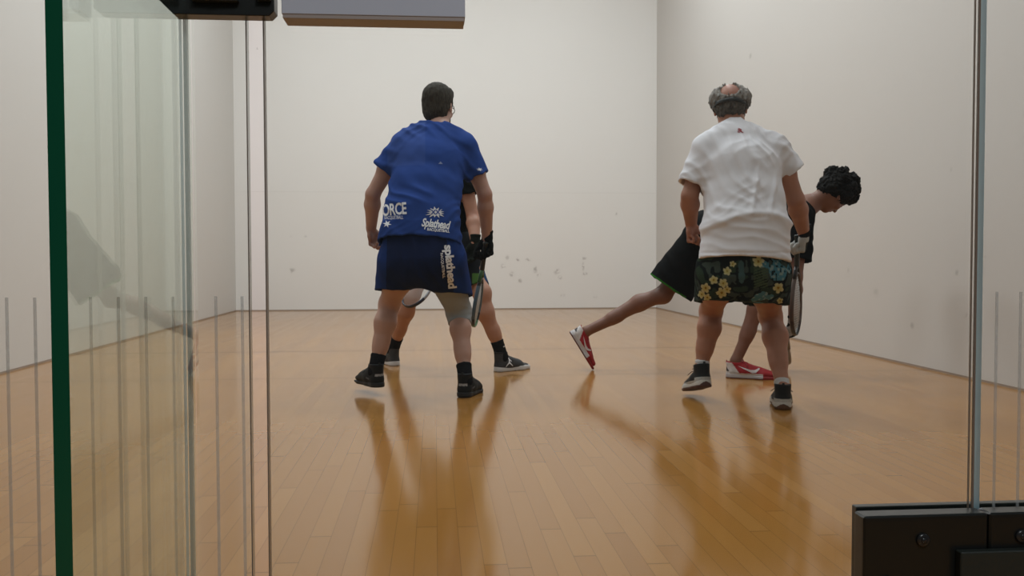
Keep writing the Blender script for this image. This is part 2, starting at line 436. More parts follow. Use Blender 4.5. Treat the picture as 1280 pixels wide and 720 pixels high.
def mat_glass(name, tint, edge=False):
    m = bpy.data.materials.new(name); m.use_nodes = True; nt = m.node_tree
    nt.nodes.remove(nt.nodes['Principled BSDF']); out = nt.nodes['Material Output']
    t = nd(nt, 'ShaderNodeBsdfTransparent'); t.inputs[0].default_value = (*tint, 1)
    g = nd(nt, 'ShaderNodeBsdfGlossy'); g.inputs['Roughness'].default_value = 0.0; g.inputs[0].default_value = (0.95, 1, 0.97, 1)
    f = nd(nt, 'ShaderNodeFresnel'); f.inputs[0].default_value = 1.5
    gm = nd(nt, 'ShaderNodeNewGeometry')           # the ray is not bent inside the pane, so both faces use the air-side angle
    nt.links.new(mth(nt, 'SUBTRACT', 1.5, mth(nt, 'MULTIPLY', gm.outputs['Backfacing'], 0.83333)), f.inputs[0])
    mx = nd(nt, 'ShaderNodeMixShader')
    nt.links.new(f.outputs[0], mx.inputs[0]); nt.links.new(t.outputs[0], mx.inputs[1]); nt.links.new(g.outputs[0], mx.inputs[2])
    nt.links.new(mx.outputs[0], out.inputs[0])
    return m

M_floor = mat_floor()
_q = lambda x, y: tuple(P(x, y, LEN))
fr_spots = []
for (x, y, rx, rz, st) in ((629, 333, .045, .05, .5), (634, 322, .04, .05, .4), (647, 325, .035, .04, .6), (660, 325, .05, .04, .5), (669, 337, .04, .07, .6), (674, 344, .05, .03, .5),
                           (640, 343, .05, .05, .6), (650, 351, .05, .04, .6), (696, 339, .06, .07, .5), (700, 347, .04, .04, .45), (730, 323, .05, .03, .5), (729, 333, .025, .08, .6),
                           (731, 342, .06, .03, .6), (744, 371, .04, .03, .5), (770, 267, .03, .03, .5), (364, 296, .03, .03, .3), (382, 295, .03, .03, .3), (365, 338, .06, .05, .5), (703, 369, .05, .03, .4)):
    q = _q(x, y); fr_spots.append((q[0], q[1], q[2], rx, rz, st))
def on_right(x, y):
    d = _fw + _rt * ((x - 640) / FOC) - _up * ((y - 360) / FOC); t = (W2 - CAM_X) / d.x
    return CAM_X + d.x * t, CAM_Y + d.y * t, CAM_Z + d.z * t
rt_spots = [(*on_right(x, y), rx, rz, st) for (x, y, rx, rz, st) in ((1188, 212, .02, .02, .6), (1082, 404, .02, .02, .8), (1140, 407, .04, .03, .5), (1196, 341, .03, .025, .5), (1234, 321, .035, .015, .5), (1060, 340, .05, .05, .35), (1095, 365, .06, .05, .3), (1210, 395, .08, .03, .3), (938, 70, .06, .04, .5))]
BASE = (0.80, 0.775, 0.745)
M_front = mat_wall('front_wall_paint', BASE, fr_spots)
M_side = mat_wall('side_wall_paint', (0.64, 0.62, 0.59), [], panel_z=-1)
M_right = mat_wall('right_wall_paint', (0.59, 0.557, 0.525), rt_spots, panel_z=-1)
M_ceil = mat_basic('ceiling_paint', (0.75, 0.74, 0.72), 0.8)
M_glass = mat_glass('clear_glass', (0.955, 0.975, 0.96))
M_fin = mat_glass('green_glass', (0.925, 0.96, 0.93))
M_edge = mat_basic('dark_green_glass_edge', (0.0, 0.075, 0.034), 0.3)
M_edge2 = mat_basic('blue_glass_edge', (0.34, 0.50, 0.56), 0.3, bump=(25, 0.4, 0.002))
M_edge3 = mat_basic('brown_glass_edge', (0.20, 0.15, 0.12), 0.3)
M_blk = mat_basic('black_metal', (0.009, 0.010, 0.009), 0.32, 0.5, bump=(60, 0.12, 0.002))
M_blk2 = mat_basic('worn_black_metal', (0.018, 0.022, 0.018), 0.5, bump=(90, 0.4, 0.002))
M_steel = mat_basic('screw_metal', (0.03, 0.03, 0.03), 0.25, 0.6, 0.3)
M_case = mat_basic('brushed_grey_lock_case', (0.52, 0.54, 0.62), 0.5, 0.5, 0.0, bump=(40, 0.1, 0.002))
M_case2 = mat_basic('bronze_lock_underside', (0.36, 0.30, 0.27), 0.5)
M_strp = bpy.data.materials.new('etched_stripe'); M_strp.use_nodes = True
_b = M_strp.node_tree.nodes['Principled BSDF']; _b.inputs['Base Color'].default_value = (0.42, 0.43, 0.42, 1); _b.inputs['Roughness'].default_value = 0.8; _b.inputs['Alpha'].default_value = 0.30
M_sil = mat_basic('silicone_joint', (0.30, 0.36, 0.37), 0.4)

# ------------------------------------------------------------------ the court
def slab(name, lo, hi, mat):
    b = MB(); lo = np.array(lo, float); hi = np.array(hi, float); b.box((lo + hi) / 2, (hi - lo) / 2)
    return tag(b.build(name, mat), kind='structure')
slab('floor', (-W2 - .15, -3.6, -0.1), (W2 + .15, LEN + .15, 0), M_floor)
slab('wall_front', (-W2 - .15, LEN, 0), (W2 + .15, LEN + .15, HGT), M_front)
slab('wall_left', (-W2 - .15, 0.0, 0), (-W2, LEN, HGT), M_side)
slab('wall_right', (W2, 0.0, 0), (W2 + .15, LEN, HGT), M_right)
slab('ceiling', (-W2 - .15, 0.0, HGT), (W2 + .15, LEN + .15, HGT + .1), M_ceil)
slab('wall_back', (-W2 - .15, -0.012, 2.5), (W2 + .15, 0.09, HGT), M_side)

# ------------------------------------------------------------------ glass back wall
GT = 0.012
def glass_panel(name, x0, x1, z0, z1, mat, edges):
    v = [(x0, 0, z0), (x1, 0, z0), (x1, GT, z0), (x0, GT, z0), (x0, 0, z1), (x1, 0, z1), (x1, GT, z1), (x0, GT, z1)]
    me = bpy.data.meshes.new(name)
    me.from_pydata(v, [], [(0, 1, 5, 4), (2, 3, 7, 6), (0, 4, 7, 3), (1, 2, 6, 5), (0, 3, 2, 1), (4, 5, 6, 7)])
    o = link(name, me, [mat, edges[0], edges[1]])
    me.polygons[2].material_index = 1; me.polygons[3].material_index = 2; me.polygons[4].material_index = 1; me.polygons[5].material_index = 1
    me.update(); return o
g1 = tag(glass_panel('window_1', -W2 + 0.002, -0.497, 0.004, 2.5, M_glass, (M_edge2, M_edge2)), kind='structure')
g2 = tag(glass_panel('window_2', -0.4838, -0.4255, 0.004, 2.5, M_glass, (M_glass, M_glass)), kind='structure')
g3 = tag(glass_panel('window_3', 0.4145, W2 - 0.002, 0.004, 2.5, M_glass, (M_edge2, M_edge2)), kind='structure')
dr = tag(glass_panel('door_1', -0.4085, 0.4045, 0.012, 2.14, M_glass, (M_glass, M_glass)), kind='structure')
g5 = tag(glass_panel('window_4', -0.4085, 0.4045, 2.15, 2.5, M_glass, (M_edge2, M_edge2)), kind='structure')
def stripes(xs, parent):
    b = MB()
    for x in xs: b.box((x, -0.0012, 0.36), (0.0015, 0.0006, 0.351))
    tag(b.build('etched_stripes', M_strp, parent), 'thin frosted vertical stripes on the lower glass')
stripes([-0.5065 - 0.0288 * i for i in range(34)], g1)
stripes([-0.4615, -0.4335], g2)
stripes([0.4315 + 0.0295 * i for i in range(34)], g3)
for xe, zt, par_ in ((-0.4262, 2.5, g2), (-0.4078, 2.14, dr), (0.4040, 2.14, dr)):    # ground edges of the panes catch as thin dark lines
    j = MB(); j.box((xe, 0.0060, zt / 2 + .005), (0.0006, 0.0058 if xe < 0 else 0.0012, zt / 2 - .01)); tag(j.build('ground_edge', M_edge3, par_), 'thin brown ground edge of the pane')
j = MB(); j.box((0.4080, 0.004, 1.25), (0.0010, 0.0015, 1.24)); tag(j.build('seal_strip', M_edge3, g3), 'thin brown seal between the door and the glass')

# stiffening fin of thick glass standing square to the wall of glass
fin = bpy.data.meshes.new('glass_fin')
x0, x1, y0, y1 = -0.4965, -0.4845, -0.340, -0.0005
fin.from_pydata([(x0, y0, 0.004), (x1, y0, 0.004), (x1, y1, 0.004), (x0, y1, 0.004), (x0, y0, 2.5), (x1, y0, 2.5), (x1, y1, 2.5), (x0, y1, 2.5)], [],
                [(0, 3, 7, 4), (1, 5, 6, 2), (0, 4, 5, 1), (3, 2, 6, 7), (0, 1, 2, 3), (4, 7, 6, 5)])
fo = link('glass_fin', fin, [M_fin, M_edge]); fin.polygons[2].material_index = 1; fin.polygons[4].material_index = 1; fin.polygons[5].material_index = 1; fin.update()
tag(fo, 'upright glass fin with dark green edge standing beside the glass wall', 'glass fin')
j = MB(); j.box((-0.4905, 0.003, 1.25), (0.0019, 0.0035, 1.245)); tag(j.build('silicone_joint', M_sil, fo), 'grey blue silicone joint')

# black fitting clamped on the fixed glass, left of the door
bk = bpy.data.objects.new('strike_bracket', None); COL.objects.link(bk); bk.location = (-0.45, -0.01, 1.04)
tag(bk, 'black metal strike bracket clamped on the glass at the upper left', 'bracket')
def loc_parent(o, par):
    o.parent = par; o.matrix_parent_inverse = Matrix.Translation(-par.location); return o
def chamf(x0, x1, z0, z1, c):
    return [(x0 + c, z0), (x1 - c * .3, z0), (x1, z0 + c * .3), (x1, z1 - c * .3), (x1 - c * .3, z1), (x0 + c, z1), (x0, z1 - c), (x0, z0 + c)]
b = MB(); b.prism(chamf(-0.514, -0.392, 1.0085, 1.085, 0.018), (0, -0.012, 0), (1, 0, 0), (0, 0, 1), 0.022)
loc_parent(b.build('plate', M_blk, bevel=0.0012), bk)
b = MB(); b.box((-0.452, -0.027, 1.047), (0.024, 0.005, 0.026)); b.box((-0.402, -0.027, 1.047), (0.0075, 0.004, 0.024))
loc_parent(b.build('cover', M_blk2, bevel=0.002), bk)
def screw(c, r, par, name='screw', axis=(0, 1, 0)):
    s = MB(); c = np.asarray(c, float); a = nrm(axis)
    s.tube([c, c - a * r * .35, c - a * r * .5], [r, r, r * .8] and [(r, r), (r, r), (r * .78, r * .78)], 20)
    s.tube([c - a * r * .5, c - a * r * .62], [(r * .5, r * .5), (r * .42, r * .42)], 6)
    return loc_parent(s.build(name, M_steel), par)
screw((-0.452, -0.033, 1.030), 0.008, bk)
screw((-0.492, -0.0235, 1.036), 0.006, bk)
b = MB(); b.box((-0.452, 0.016, 1.047), (0.05, 0.0035, 0.03)); loc_parent(b.build('inner_plate', M_blk, bevel=0.001), bk)

# grey lock case on the door
b = MB(); b.box((-0.2865, -0.0180, 1.058), (0.0960, 0.0175, 0.050)); lc = b.build('lock_case', M_case, dr, bevel=0.0012); lc['label'] = 'grey metal lock case on the glass door'
b = MB(); b.box((-0.2865, -0.0180, 1.0060), (0.0950, 0.0165, 0.0022)); u_ = b.build('underside', M_case2, lc, bevel=0.0008); u_['label'] = 'brown underside of the lock case'
b = MB(); b.tube([(-0.243, -0.036, 1.052), (-0.243, -0.041, 1.052), (-0.243, -0.043, 1.052)], [(.021, .021), (.021, .021), (.017, .017)], 28); c_ = b.build('lock_cylinder', M_steel, lc)
b = MB(); b.box((-0.289, 0.018, 1.062), (0.06, 0.006, 0.035)); b.build('inner_plate', M_blk, dr, bevel=0.001)

# black hinge low on the right edge of the door
hg = bpy.data.objects.new('door_hinge', None); COL.objects.link(hg); hg.location = (0.36, -0.01, 0.41)
tag(hg, 'heavy black metal hinge on the lower right corner of the glass door', 'hinge')
b = MB(); b.box((0.3345, -0.0140, 0.4015), (0.0745, 0.0130, 0.0560)); loc_parent(b.build('door_plate', M_blk, bevel=0.0055), hg)
b = MB(); b.box((0.4560, -0.0140, 0.4015), (0.0455, 0.0130, 0.0560)); loc_parent(b.build('wall_plate', M_blk, bevel=0.0055), hg)
b = MB(); b.box((0.425, -0.0330, 0.394), (0.0560, 0.0060, 0.0230)); loc_parent(b.build('knuckle', M_blk2, bevel=0.003), hg)
b = MB(); b.box((0.40, 0.0185, 0.4015), (0.13, 0.006, 0.0560)); loc_parent(b.build('inner_plate', M_blk, bevel=0.002), hg)
for sx, sz in ((0.330, 0.4290), (0.288, 0.381), (0.449, 0.4300), (0.330, 0.370)): screw((sx, -0.0268, sz), 0.0078, hg)

# ------------------------------------------------------------------ people: shared pieces
M_skin = mat_attr('skin', 0.5, 0.35, bump=(120, 0.06, 0.001), sss=0.06)
M_cloth = mat_attr('woven_cloth', 0.9, 0.03, bump=(260, 0.25, 0.001))
M_satin = mat_attr('smooth_cloth', 0.8, 0.05, bump=(160, 0.15, 0.001))
M_hair = mat_attr('hair', 0.7, 0.08, bump=(170, 0.8, 0.004))
M_shoe = mat_attr('shoe_upper', 0.6, 0.2, bump=(300, 0.2, 0.001))
M_sole = mat_attr('shoe_sole', 0.6, 0.4)
M_white = mat_basic('white_print', (0.74, 0.76, 0.80), 0.7)
M_red = mat_basic('red_print', (0.30, 0.03, 0.04), 0.7)
M_lace = mat_basic('black_lace', (0.015, 0.015, 0.015), 0.8)

def head_prims(c, f, u):
    f = nrm(f); u = nrm(np.asarray(u, float) - f * (np.asarray(u, float) @ f)); r = np.cross(f, u)
    L = lambda x, y, z: c + r * x + f * y + u * z
    p = [ball(L(0, -.012, .03), (.074, .093, .086), r, f, .01), ball(L(0, .022, -.035), (.060, .066, .074), r, f, .03),
         ball(L(0, .056, -.092), (.028, .026, .022), r, f, .03), ball(L(0, -.04, -.03), (.058, .05, .055), r, f, .03),
         ball(L(0, .074, .020), (.050, .018, .012), r, f, .015)]
    for s in (-1, 1):
        p += [ball(L(s * .031, .094, .0), (.016, .014, .011), r, f, .012, sub=True), ball(L(s * .031, .076, .0), .013, r, f, .003),
              ball(L(s * .042, .062, -.03), (.020, .018, .018), r, f, .02),
              ball(L(s * .077, -.008, -.012), (.008, .019, .031), r, f, .006), ball(L(s * .083, .0, -.008), (.006, .009, .014), r, f, .004, sub=True)]
    p += [cone(L(0, .088, .008), .008, L(0, .108, -.030), .012, r, .010), ball(L(-.010, .098, -.034), .008, r, f, .006), ball(L(.010, .098, -.034), .008, r, f, .006),
          ball(L(0, .086, -.056), (.023, .011, .005), r, f, .006), ball(L(0, .085, -.066), (.020, .011, .006), r, f, .006), ball(L(0, .10, -.061), (.024, .008, .0012), r, f, .003, sub=True)]
    return p, (c, r, f, u)

def hand_prims(w, f, t, side, curl=(.5, .5, .4), grow=0.0, spread=0.0, cuff=0.0, thumb=0.5):
    """w wrist, f towards the knuckles, t towards the thumb"""
    f = nrm(f); t = np.asarray(t, float); t = nrm(t - f * (t @ f)); n = np.cross(f, t) * (-1 if side == 'R' else 1)
    L = lambda a, b, c: w + f * a + t * b + n * c
    g = grow; p = [cone(L(-.01, 0, 0), (.029 + g, .020 + g), L(.03, 0, 0), (.034 + g, .017 + g), t, .012),
                   cone(L(.028, 0, 0), (.036 + g, .016 + g), L(.080, .001, .001), (.041 + g, .013 + g), t, .012),
                   ball(L(.032, .026, .012), (.026 + g, .017 + g, .015 + g), f, t, .012), ball(L(.035, -.026, .010), (.028 + g, .013 + g, .012 + g), f, t, .012)]
    tips = []
    for i, (o, ls, r) in enumerate(((.031, (.043, .026, .021), .0092), (.0103, (.047, .030, .022), .0094), (-.0103, (.044, .028, .021), .0090), (-.030, (.034, .021, .018), .0080))):
        q = L(.083 - abs(o - .01) * .18, o, .0); a = 0.0; r = r + g * .8
        for j in range(3):
            a += curl[j] * (1 + .10 * i)
            d = f * math.cos(a) + n * math.sin(a) + t * (spread * (1.5 - i) * (.35 if j == 0 else 0))
            d = nrm(d); q2 = q + d * ls[j]
            p.append(cone(q, r * (1 - .06 * j), q2, r * (1 - .06 * (j + 1)), t, .003 if j else .008))
            q = q2
        tips.append(q)
    a = L(.022, .026, .008); b = a + nrm(f * .75 + t * .6 + n * .35) * .042; c = b + nrm(f * .9 + t * (.35 - thumb * .5) + n * (.3 + thumb * .7)) * .032
    d = c + nrm(f * .85 - t * thumb * .6 + n * (.35 + thumb * .6)) * .026
    p += [cone(a, .0135 + g, b, .0115 + g, n, .010), cone(b, .0112 + g, c, .0103 + g, n, .003), cone(c, .0103 + g, d, .0085 + g, n, .003)]
    if cuff:
        p.append(cone(L(-.050, 0, 0), (.0305 + g, .0245 + g), L(-.012, 0, 0), (.031 + g, .023 + g), t, .01, flat_a=True))
        p.append(cone(L(-.052, 0, 0), (.0335 + g, .0275 + g), L(-.038, 0, 0), (.0335 + g, .0275 + g), t, .002, flat_a=True, flat_b=True))
    return p, n

def limb_arm(s, e, w, k=1.0, fat=1.0):
    ax = nrm(e - s); fa = nrm(w - e)
    return [cone(s, .052 * fat, s + (e - s) * .45, .049 * fat, (1, 0, 0), .03), cone(s + (e - s) * .4, .049 * fat, e, .038 * fat, (1, 0, 0), .03),
            cone(e, .038 * fat, e + (w - e) * .28, .043 * fat, (1, 0, 0), .02), cone(e + (w - e) * .28, .043 * fat, w, (.028 * fat, .022 * fat), (1, 0, 0), .02)]

def limb_leg(h, kn, an, back, fat=1.0, calf=1.0):
    bk_ = nrm(back); sh = an - kn
    m = kn + sh * .30 + bk_ * .018
    return [cone(h, .092 * fat, h + (kn - h) * .5, .078 * fat, (1, 0, 0), .04), cone(h + (kn - h) * .45, .079 * fat, kn, .056 * fat, (1, 0, 0), .04),
            ball(kn - bk_ * .012, .050 * fat, k=.03),
            cone(kn, .053 * fat, m, .056 * fat * calf, (1, 0, 0), .03), cone(m, .057 * fat * calf, kn + sh * .66 + bk_ * .006, .041 * fat, (1, 0, 0), .03),
            cone(kn + sh * .6, .042 * fat, an, .033, (1, 0, 0), .03)]

def foot_prims(an, d, pitch=0.0, drop=.097):
    d = nrm(d); up = V(0, 0, 1)
    f = nrm(d * math.cos(pitch) + up * math.sin(pitch)); u = nrm(up * math.cos(pitch) - d * math.sin(pitch))
    h = an - u * (drop - .025) - f * .022; g = an - u * (drop - .022)
    return [ball(h, .024, k=.02), cone(an, .030, g + f * .05, (.025, .018), np.cross(f, u), .02), cone(g + f * .03, (.027, .018), g + f * .15 - u * .004, (.026, .012), np.cross(f, u), .02)]

def body_paint(base, hd, joints=(), lips=True):
    c, r, f, u = hd; base = np.array(base)
    def fn(p):
        n = noise3(p, .05) * .10 + noise3(p, .012, 5) * .06
        col = base[None] * (1 + n)[:, None]
        for (q, rad, rgb, st) in joints:
            w = np.clip(1 - np.linalg.norm(p - q, axis=1) / rad, 0, 1)[:, None] * st
            col = col * (1 - w) + np.array(rgb) * w
        q = p - c; x, y, z = q @ r, q @ f, q @ u
        def put(m, rgb): col[m] = rgb
        put((y > .07) & (np.abs(x) < .022) & (z > -.073) & (z < -.050), base * np.array((1.0, .62, .62)))
        for s in (-1, 1):
            e = ((x - s * .031) ** 2 + z ** 2)
            put((y > .07) & (e < .0105 ** 2), (.55, .52, .5)); put((y > .07) & (e < .0052 ** 2), (.03, .02, .015))
            put((y > .06) & (np.abs(x - s * .033) < .018) & (np.abs(z - .021) < .0035), base * .25)
        return np.clip(col, 0, 1)
    return fn

def hair_obj(name, hd, prims, color, parent, label, amp=.006, sc=.012, h=.004, stretch=3.0):
    c, r, f, u = hd
    def disp(p):
        q = p - c; q = np.stack((q @ r, q @ f, q @ u / stretch), -1)
        return noise3(q, sc) * 2 * amp + noise3(q, sc * .45, 9) * amp
    def colr(p):
        q = p - c; q = np.stack((q @ r, q @ f, q @ u / stretch), -1)
        return np.clip(np.array(color)[None] * (1 + noise3(q, sc * .6, 3) * .7)[:, None], 0, 1) if not callable(color) else color(p)
    o = sdf_obj(name, prims, h, M_hair, parent, disp, colr, relax=1); o['label'] = label; return o

# ---- shoes are modelled heel at the origin, toe along +Y, then set on the foot
def shoe(kind, heel, d, parent, pitch=0.0, yaw_label=None, size=1.0, roll=0.0, label=None):
    d = nrm((d[0], d[1], 0)); f = d * math.cos(pitch) + V(0, 0, 1) * math.sin(pitch); r = nrm(np.cross(f, (0, 0, 1))); u = np.cross(r, f)
    M = np.eye(4); M[:3, 0] = r * size; M[:3, 1] = f * size; M[:3, 2] = u * size; M[:3, 3] = heel
    X = (1, 0, 0)
    hi = dict(black=.118, grey=.130, white=.112, red=.086)[kind]
    up = [cone((0, .035, .035), (.034, .028), (0, .10, .038), (.038, .032), X, .02), cone((0, .10, .036), (.038, .032), (.004, .20, .026), (.046, .024), X, .03),
          cone((.004, .20, .028), (.045, .024), (.002, .262, .024), (.034, .017), X, .02),
          cone((0, .045, .03), (.034, .040), (0, .048, hi), (.039, .050), X, .02, flat_b=True), cone((0, .09, .05), (.032, .032), (0, .165, .040), (.033, .022), X, .03),
          box_p((0, .15, -.0205), (.2, .3, .03), k=.004, sub=True)]
    if kind in ('grey', 'black'): up += [cone((0, .085, .070), (.032, .036), (.002, .190, .040), (.038, .028), X, .03)]
    def paint(p):
        x, y, z = p.T; n = noise3(p, .01)[:, None]
        if kind == 'black':
            c = np.tile((.011, .012, .013), (len(p), 1)); c[(y < .012) & (z > .058) & (z < .068)] = (.35, .36, .38)
            c[(np.abs(np.abs(x) - .03) < .03) & (y > .05) & (y < .08) & (np.abs(z - .03 - y * .2) < .004)] = (.10, .10, .11)
        elif kind == 'grey':
            c = np.tile((.045, .047, .05), (len(p), 1)); c[z > hi - .012] = (.02, .02, .022)
        elif kind == 'white':
            c = np.tile((.012, .013, .013), (len(p), 1)); c[(z < .035)] = (.42, .42, .40); c[(y < .05) & (z > .028) & (z < .048)] = (.40, .40, .38)
        else:
            c = np.tile((.30, .018, .022), (len(p), 1)); m = (y + z * .75 < .098) & (z < .085); c[m] = (.58, .55, .54)
            c[(z < .030) & (y < .20) & (y > .04)] = (.58, .55, .54)
            c[(y + z * .75 < .05) & (np.abs(z - .05) < .012)] = (.05, .04, .04)
        return np.clip(c * (1 + n * .25), 0, 1)
    so = sdf_obj('shoe', up, .0032 if kind != 'grey' else .0036, M_shoe, parent, None, paint, M, relax=1)
    if label: so['label'] = label
    ht_ = dict(grey=.036, white=.030, black=.017, red=.022)[kind]
    s = [cone((0, .038, .012), (.040, .055), (0, .10, .012), (.040, .055), X, .01), cone((0, .10, .012), (.040, .055), (.004, .20, .012), (.0505, .055), X, .015),
         cone((.004, .20, .012), (.0505, .055), (.002, .262, .012), (.039, .035), X, .015), box_p((0, .15, -.052), (.2, .3, .05), k=.003, sub=True),
         box_p((0, .15, ht_ + .08), (.2, .3, .08), (1, 0, 0), (0, 1, -.05), .004, sub=True)]
    def paint2(p):
        x, y, z = p.T
        c = {'black': (.010, .010, .011), 'grey': (.60, .60, .60), 'white': (.50, .49, .46), 'red': (.45, .42, .42)}[kind]; c = np.tile(c, (len(p), 1))
        if kind == 'white': c[z < .010] = (.075, .030, .022); c[(y < .045) & (np.abs(x) < .028) & (z < .024 - (x / .028) ** 2 * .014)] = (.075, .030, .022)
        if kind == 'red': c[z < .006] = (.09, .015, .015); c[y > .20] = (.25, .02, .02)
        if kind == 'grey': c[z < .004] = (.03, .03, .03)
        if kind == 'black': c[(np.abs(z - .011) < .002)] = (.03, .03, .03)
        return c
    sl = sdf_obj('sole', s, .0032, M_sole, so, None, paint2, M, relax=1)
    if kind == 'white': sl['label'] = 'white midsole with brown outsole'
    # laces
    b = MB(); lm = {'black': M_lace, 'grey': M_lace, 'white': M_lace, 'red': M_red}[kind]
    for i in range(5):
        y = .098 + i * .021; z = .083 - i * .0085 + (.020 if kind in ('grey', 'black') else 0)
        b.tube([(-.024, y - .004, z - .010), (0, y + .004, z + .001), (.024, y - .004, z - .010)], .0024, 6)
    for sg in (-1, 1): b.tube([(0, .096, .086), (sg * .018, .088, .100), (sg * .034, .085, .094), (sg * .022, .096, .084), (0, .098, .086)], .002, 6)
    for sg in (-1, 1): b.tube([(0, .097, .086), (sg * .03, .110, .083), (sg * .05, .118, .066)], .002, 6)
    b.build('laces', lm, so, xf=M)
    b = MB(); b.prism([(-.006, 0), (.006, 0), (.005, .024), (-.005, .024)], (0, .003, hi - .014), X, (0, 0, 1), .004); b.build('heel_tab', lm, so, xf=M)
    return so, M, sl

def on_shoe(so, M, name, mat, poly, side, y, z):
    M = np.array(M); R = M[:3, :3]; o = R @ V(side * .08, y, z) + M[:3, 3]
    v = [(p[0], p[1]) for p in poly]
    return decal(name, so, mat, o, R @ V(0, 1, 0), R @ V(0, 0, 1), v, [tuple(range(len(v)))], ray=R @ V(-side, 0, 0), off=.0018, back=.075, cuts=2)

def heel_of(an, d, pitch=0.0, drop=.100):
    d = nrm(d); f = nrm(d * math.cos(pitch) + V(0, 0, 1) * math.sin(pitch)); u = nrm(V(0, 0, 1) * math.cos(pitch) - d * math.sin(pitch))
    return an - u * drop - f * .055

def sock(an, leg_dir, top, col, parent, r=.036, label=None, low=.02):
    u = nrm(leg_dir)                                # towards the knee
    pr = [cone(an - u * low, r + .006, an + u * top, r + .0065, (1, 0, 0), .01, flat_b=True), cone(an + u * (top - .014), r + .009, an + u * top, r + .009, (1, 0, 0), .003, flat_b=True, flat_a=True)]
    o = sdf_obj('sock', pr, .004, M_cloth, parent, lambda p: noise3(p, .012) * .003, col)
    if label: o['label'] = label
    return o

def racket(label, grip, d, wdir, frame_cols, length=.56, strap_to=None, group=None, off=.075):
    """grip = where the hand closes, d = from hand to head, wdir = across the head"""
    d, w, n = frame(d, wdir); butt = np.asarray(grip) - d * off
    root = bpy.data.objects.new('racket', None); COL.objects.link(root); root.location = tuple(butt)
    tag(root, label, 'racket', group); inv = Matrix.Translation(-Vector(butt))
    def par(o, p=None):
        o.parent = p or root
        if p is None: o.matrix_parent_inverse = inv
        return o
    L = lambda a, b_, c: butt + d * a + w * b_ + n * c
    mats = [mat_basic('racket_paint', c, .35, .5) for c in frame_cols]
    b = MB(); b.tube([L(0, 0, 0), L(.006, 0, 0), L(.012, 0, 0), L(.165, 0, 0), L(.175, 0, 0)], [(.017, .015), (.019, .017), (.015, .0135), (.0155, .014), (.012, .011)], 10, w=w)
    par(b.build('grip', M_blk2))
    out = []                                        # teardrop outline of the head
    for i in range(48):
        t = 2 * math.pi * i / 48; y = -math.cos(t); x = math.sin(t)
        wid = .105 * (1 - .28 * (1 - (y + 1) / 2) ** 1.3)
        out.append((.365 + (length - .375) * y * (1.0), x * wid * (abs(x) ** .08 if x else 1)))
    ring = [L(a, c, 0) for a, c in out]
    b = MB(); b.tube(ring, (.007, .0115), 8, closed=True, w=n) if False else None
    seg = 10; Vv = []; Ff = []
    for i, (a, c) in enumerate(out):
        a0, c0 = out[i - 1]; a1, c1 = out[(i + 1) % 48]; tx, ty = a1 - a0, c1 - c0; l_ = math.hypot(tx, ty); nx, ny = ty / l_, -tx / l_
        for j_ in range(seg):
            th = 2 * math.pi * j_ / seg; Vv.append(L(a + nx * .006 * math.cos(th), c + ny * .006 * math.cos(th), .0115 * math.sin(th)))
    for i in range(48):
        for j_ in range(seg): Ff.append((i * seg + j_, i * seg + (j_ + 1) % seg, ((i + 1) % 48) * seg + (j_ + 1) % seg, ((i + 1) % 48) * seg + j_))
    b = MB(); b.add(Vv, Ff, True)
    fr = b.build('frame', mats[0]); fr.data.materials.append(mats[1 % len(mats)]); fr.data.materials.append(mats[2 % len(mats)])
    for k_, p_ in enumerate(fr.data.polygons): p_.material_index = 1 if 6 <= (k_ // seg) <= 16 or 32 <= (k_ // seg) <= 42 else (2 if 20 <= (k_ // seg) <= 28 else 0)
    par(fr)
    b = MB()
    for s_ in (-1, 1): b.tube([L(.165, s_ * .006, 0), L(.185, s_ * .022, 0), L(.225, s_ * .052, 0)], [(.0075, .011), (.007, .011), (.006, .010)], 8, w=w)
    par(b.build('throat', mats[2 % len(mats)]))
    b = MB(); A0, A1 = .365 - (length - .375), .365 + (length - .375)
    def half(a):
        y = (a - .365) / (length - .375); y = max(-1, min(1, y)); x = math.sqrt(max(0, 1 - y * y)); return x * .105 * (1 - .28 * (1 - (y + 1) / 2) ** 1.3)
    a = A0 + .014
    while a < A1 - .004:
        hw = half(a); b.tube([L(a, -hw, 0), L(a, hw, 0)], .0008, 4); a += .0125
    for k_ in range(-7, 8):
        c = k_ * .0125; aa = [A0 + (A1 - A0) * q / 120 for q in range(121) if half(A0 + (A1 - A0) * q / 120) > abs(c)]
        if len(aa) > 4: b.tube([L(aa[0], c, .0005), L(aa[-1], c, .0005)], .0008, 4)
    par(b.build('strings', mat_basic('white_string', (.6, .6, .58), .5)))
    if strap_to is not None:
        s_ = [butt, butt + (strap_to - butt) * .5 + V(0, 0, -.03), strap_to]
        b = MB(); b.tube(s_, .003, 6); par(b.build('wrist_strap', M_white))
    return root

def wrinkle(amp, sc=.06, ang=(1, 0, .5), seed=0, hang=0.0, ax=(0, 0, 1)):
    ang = nrm(ang)
    def fn(p):
        w = noise3(p, .14, seed) * .10
        t = (p @ ang + w) / sc
        m = np.clip(noise3(p, .16, seed + 7) * 2.2 + .35, 0, 1)
        o = -amp * m * (np.sin(t * 6.283) * .5 + .5) ** 2
        return o + noise3(p, .05, seed + 3) * amp * .5
    return fn

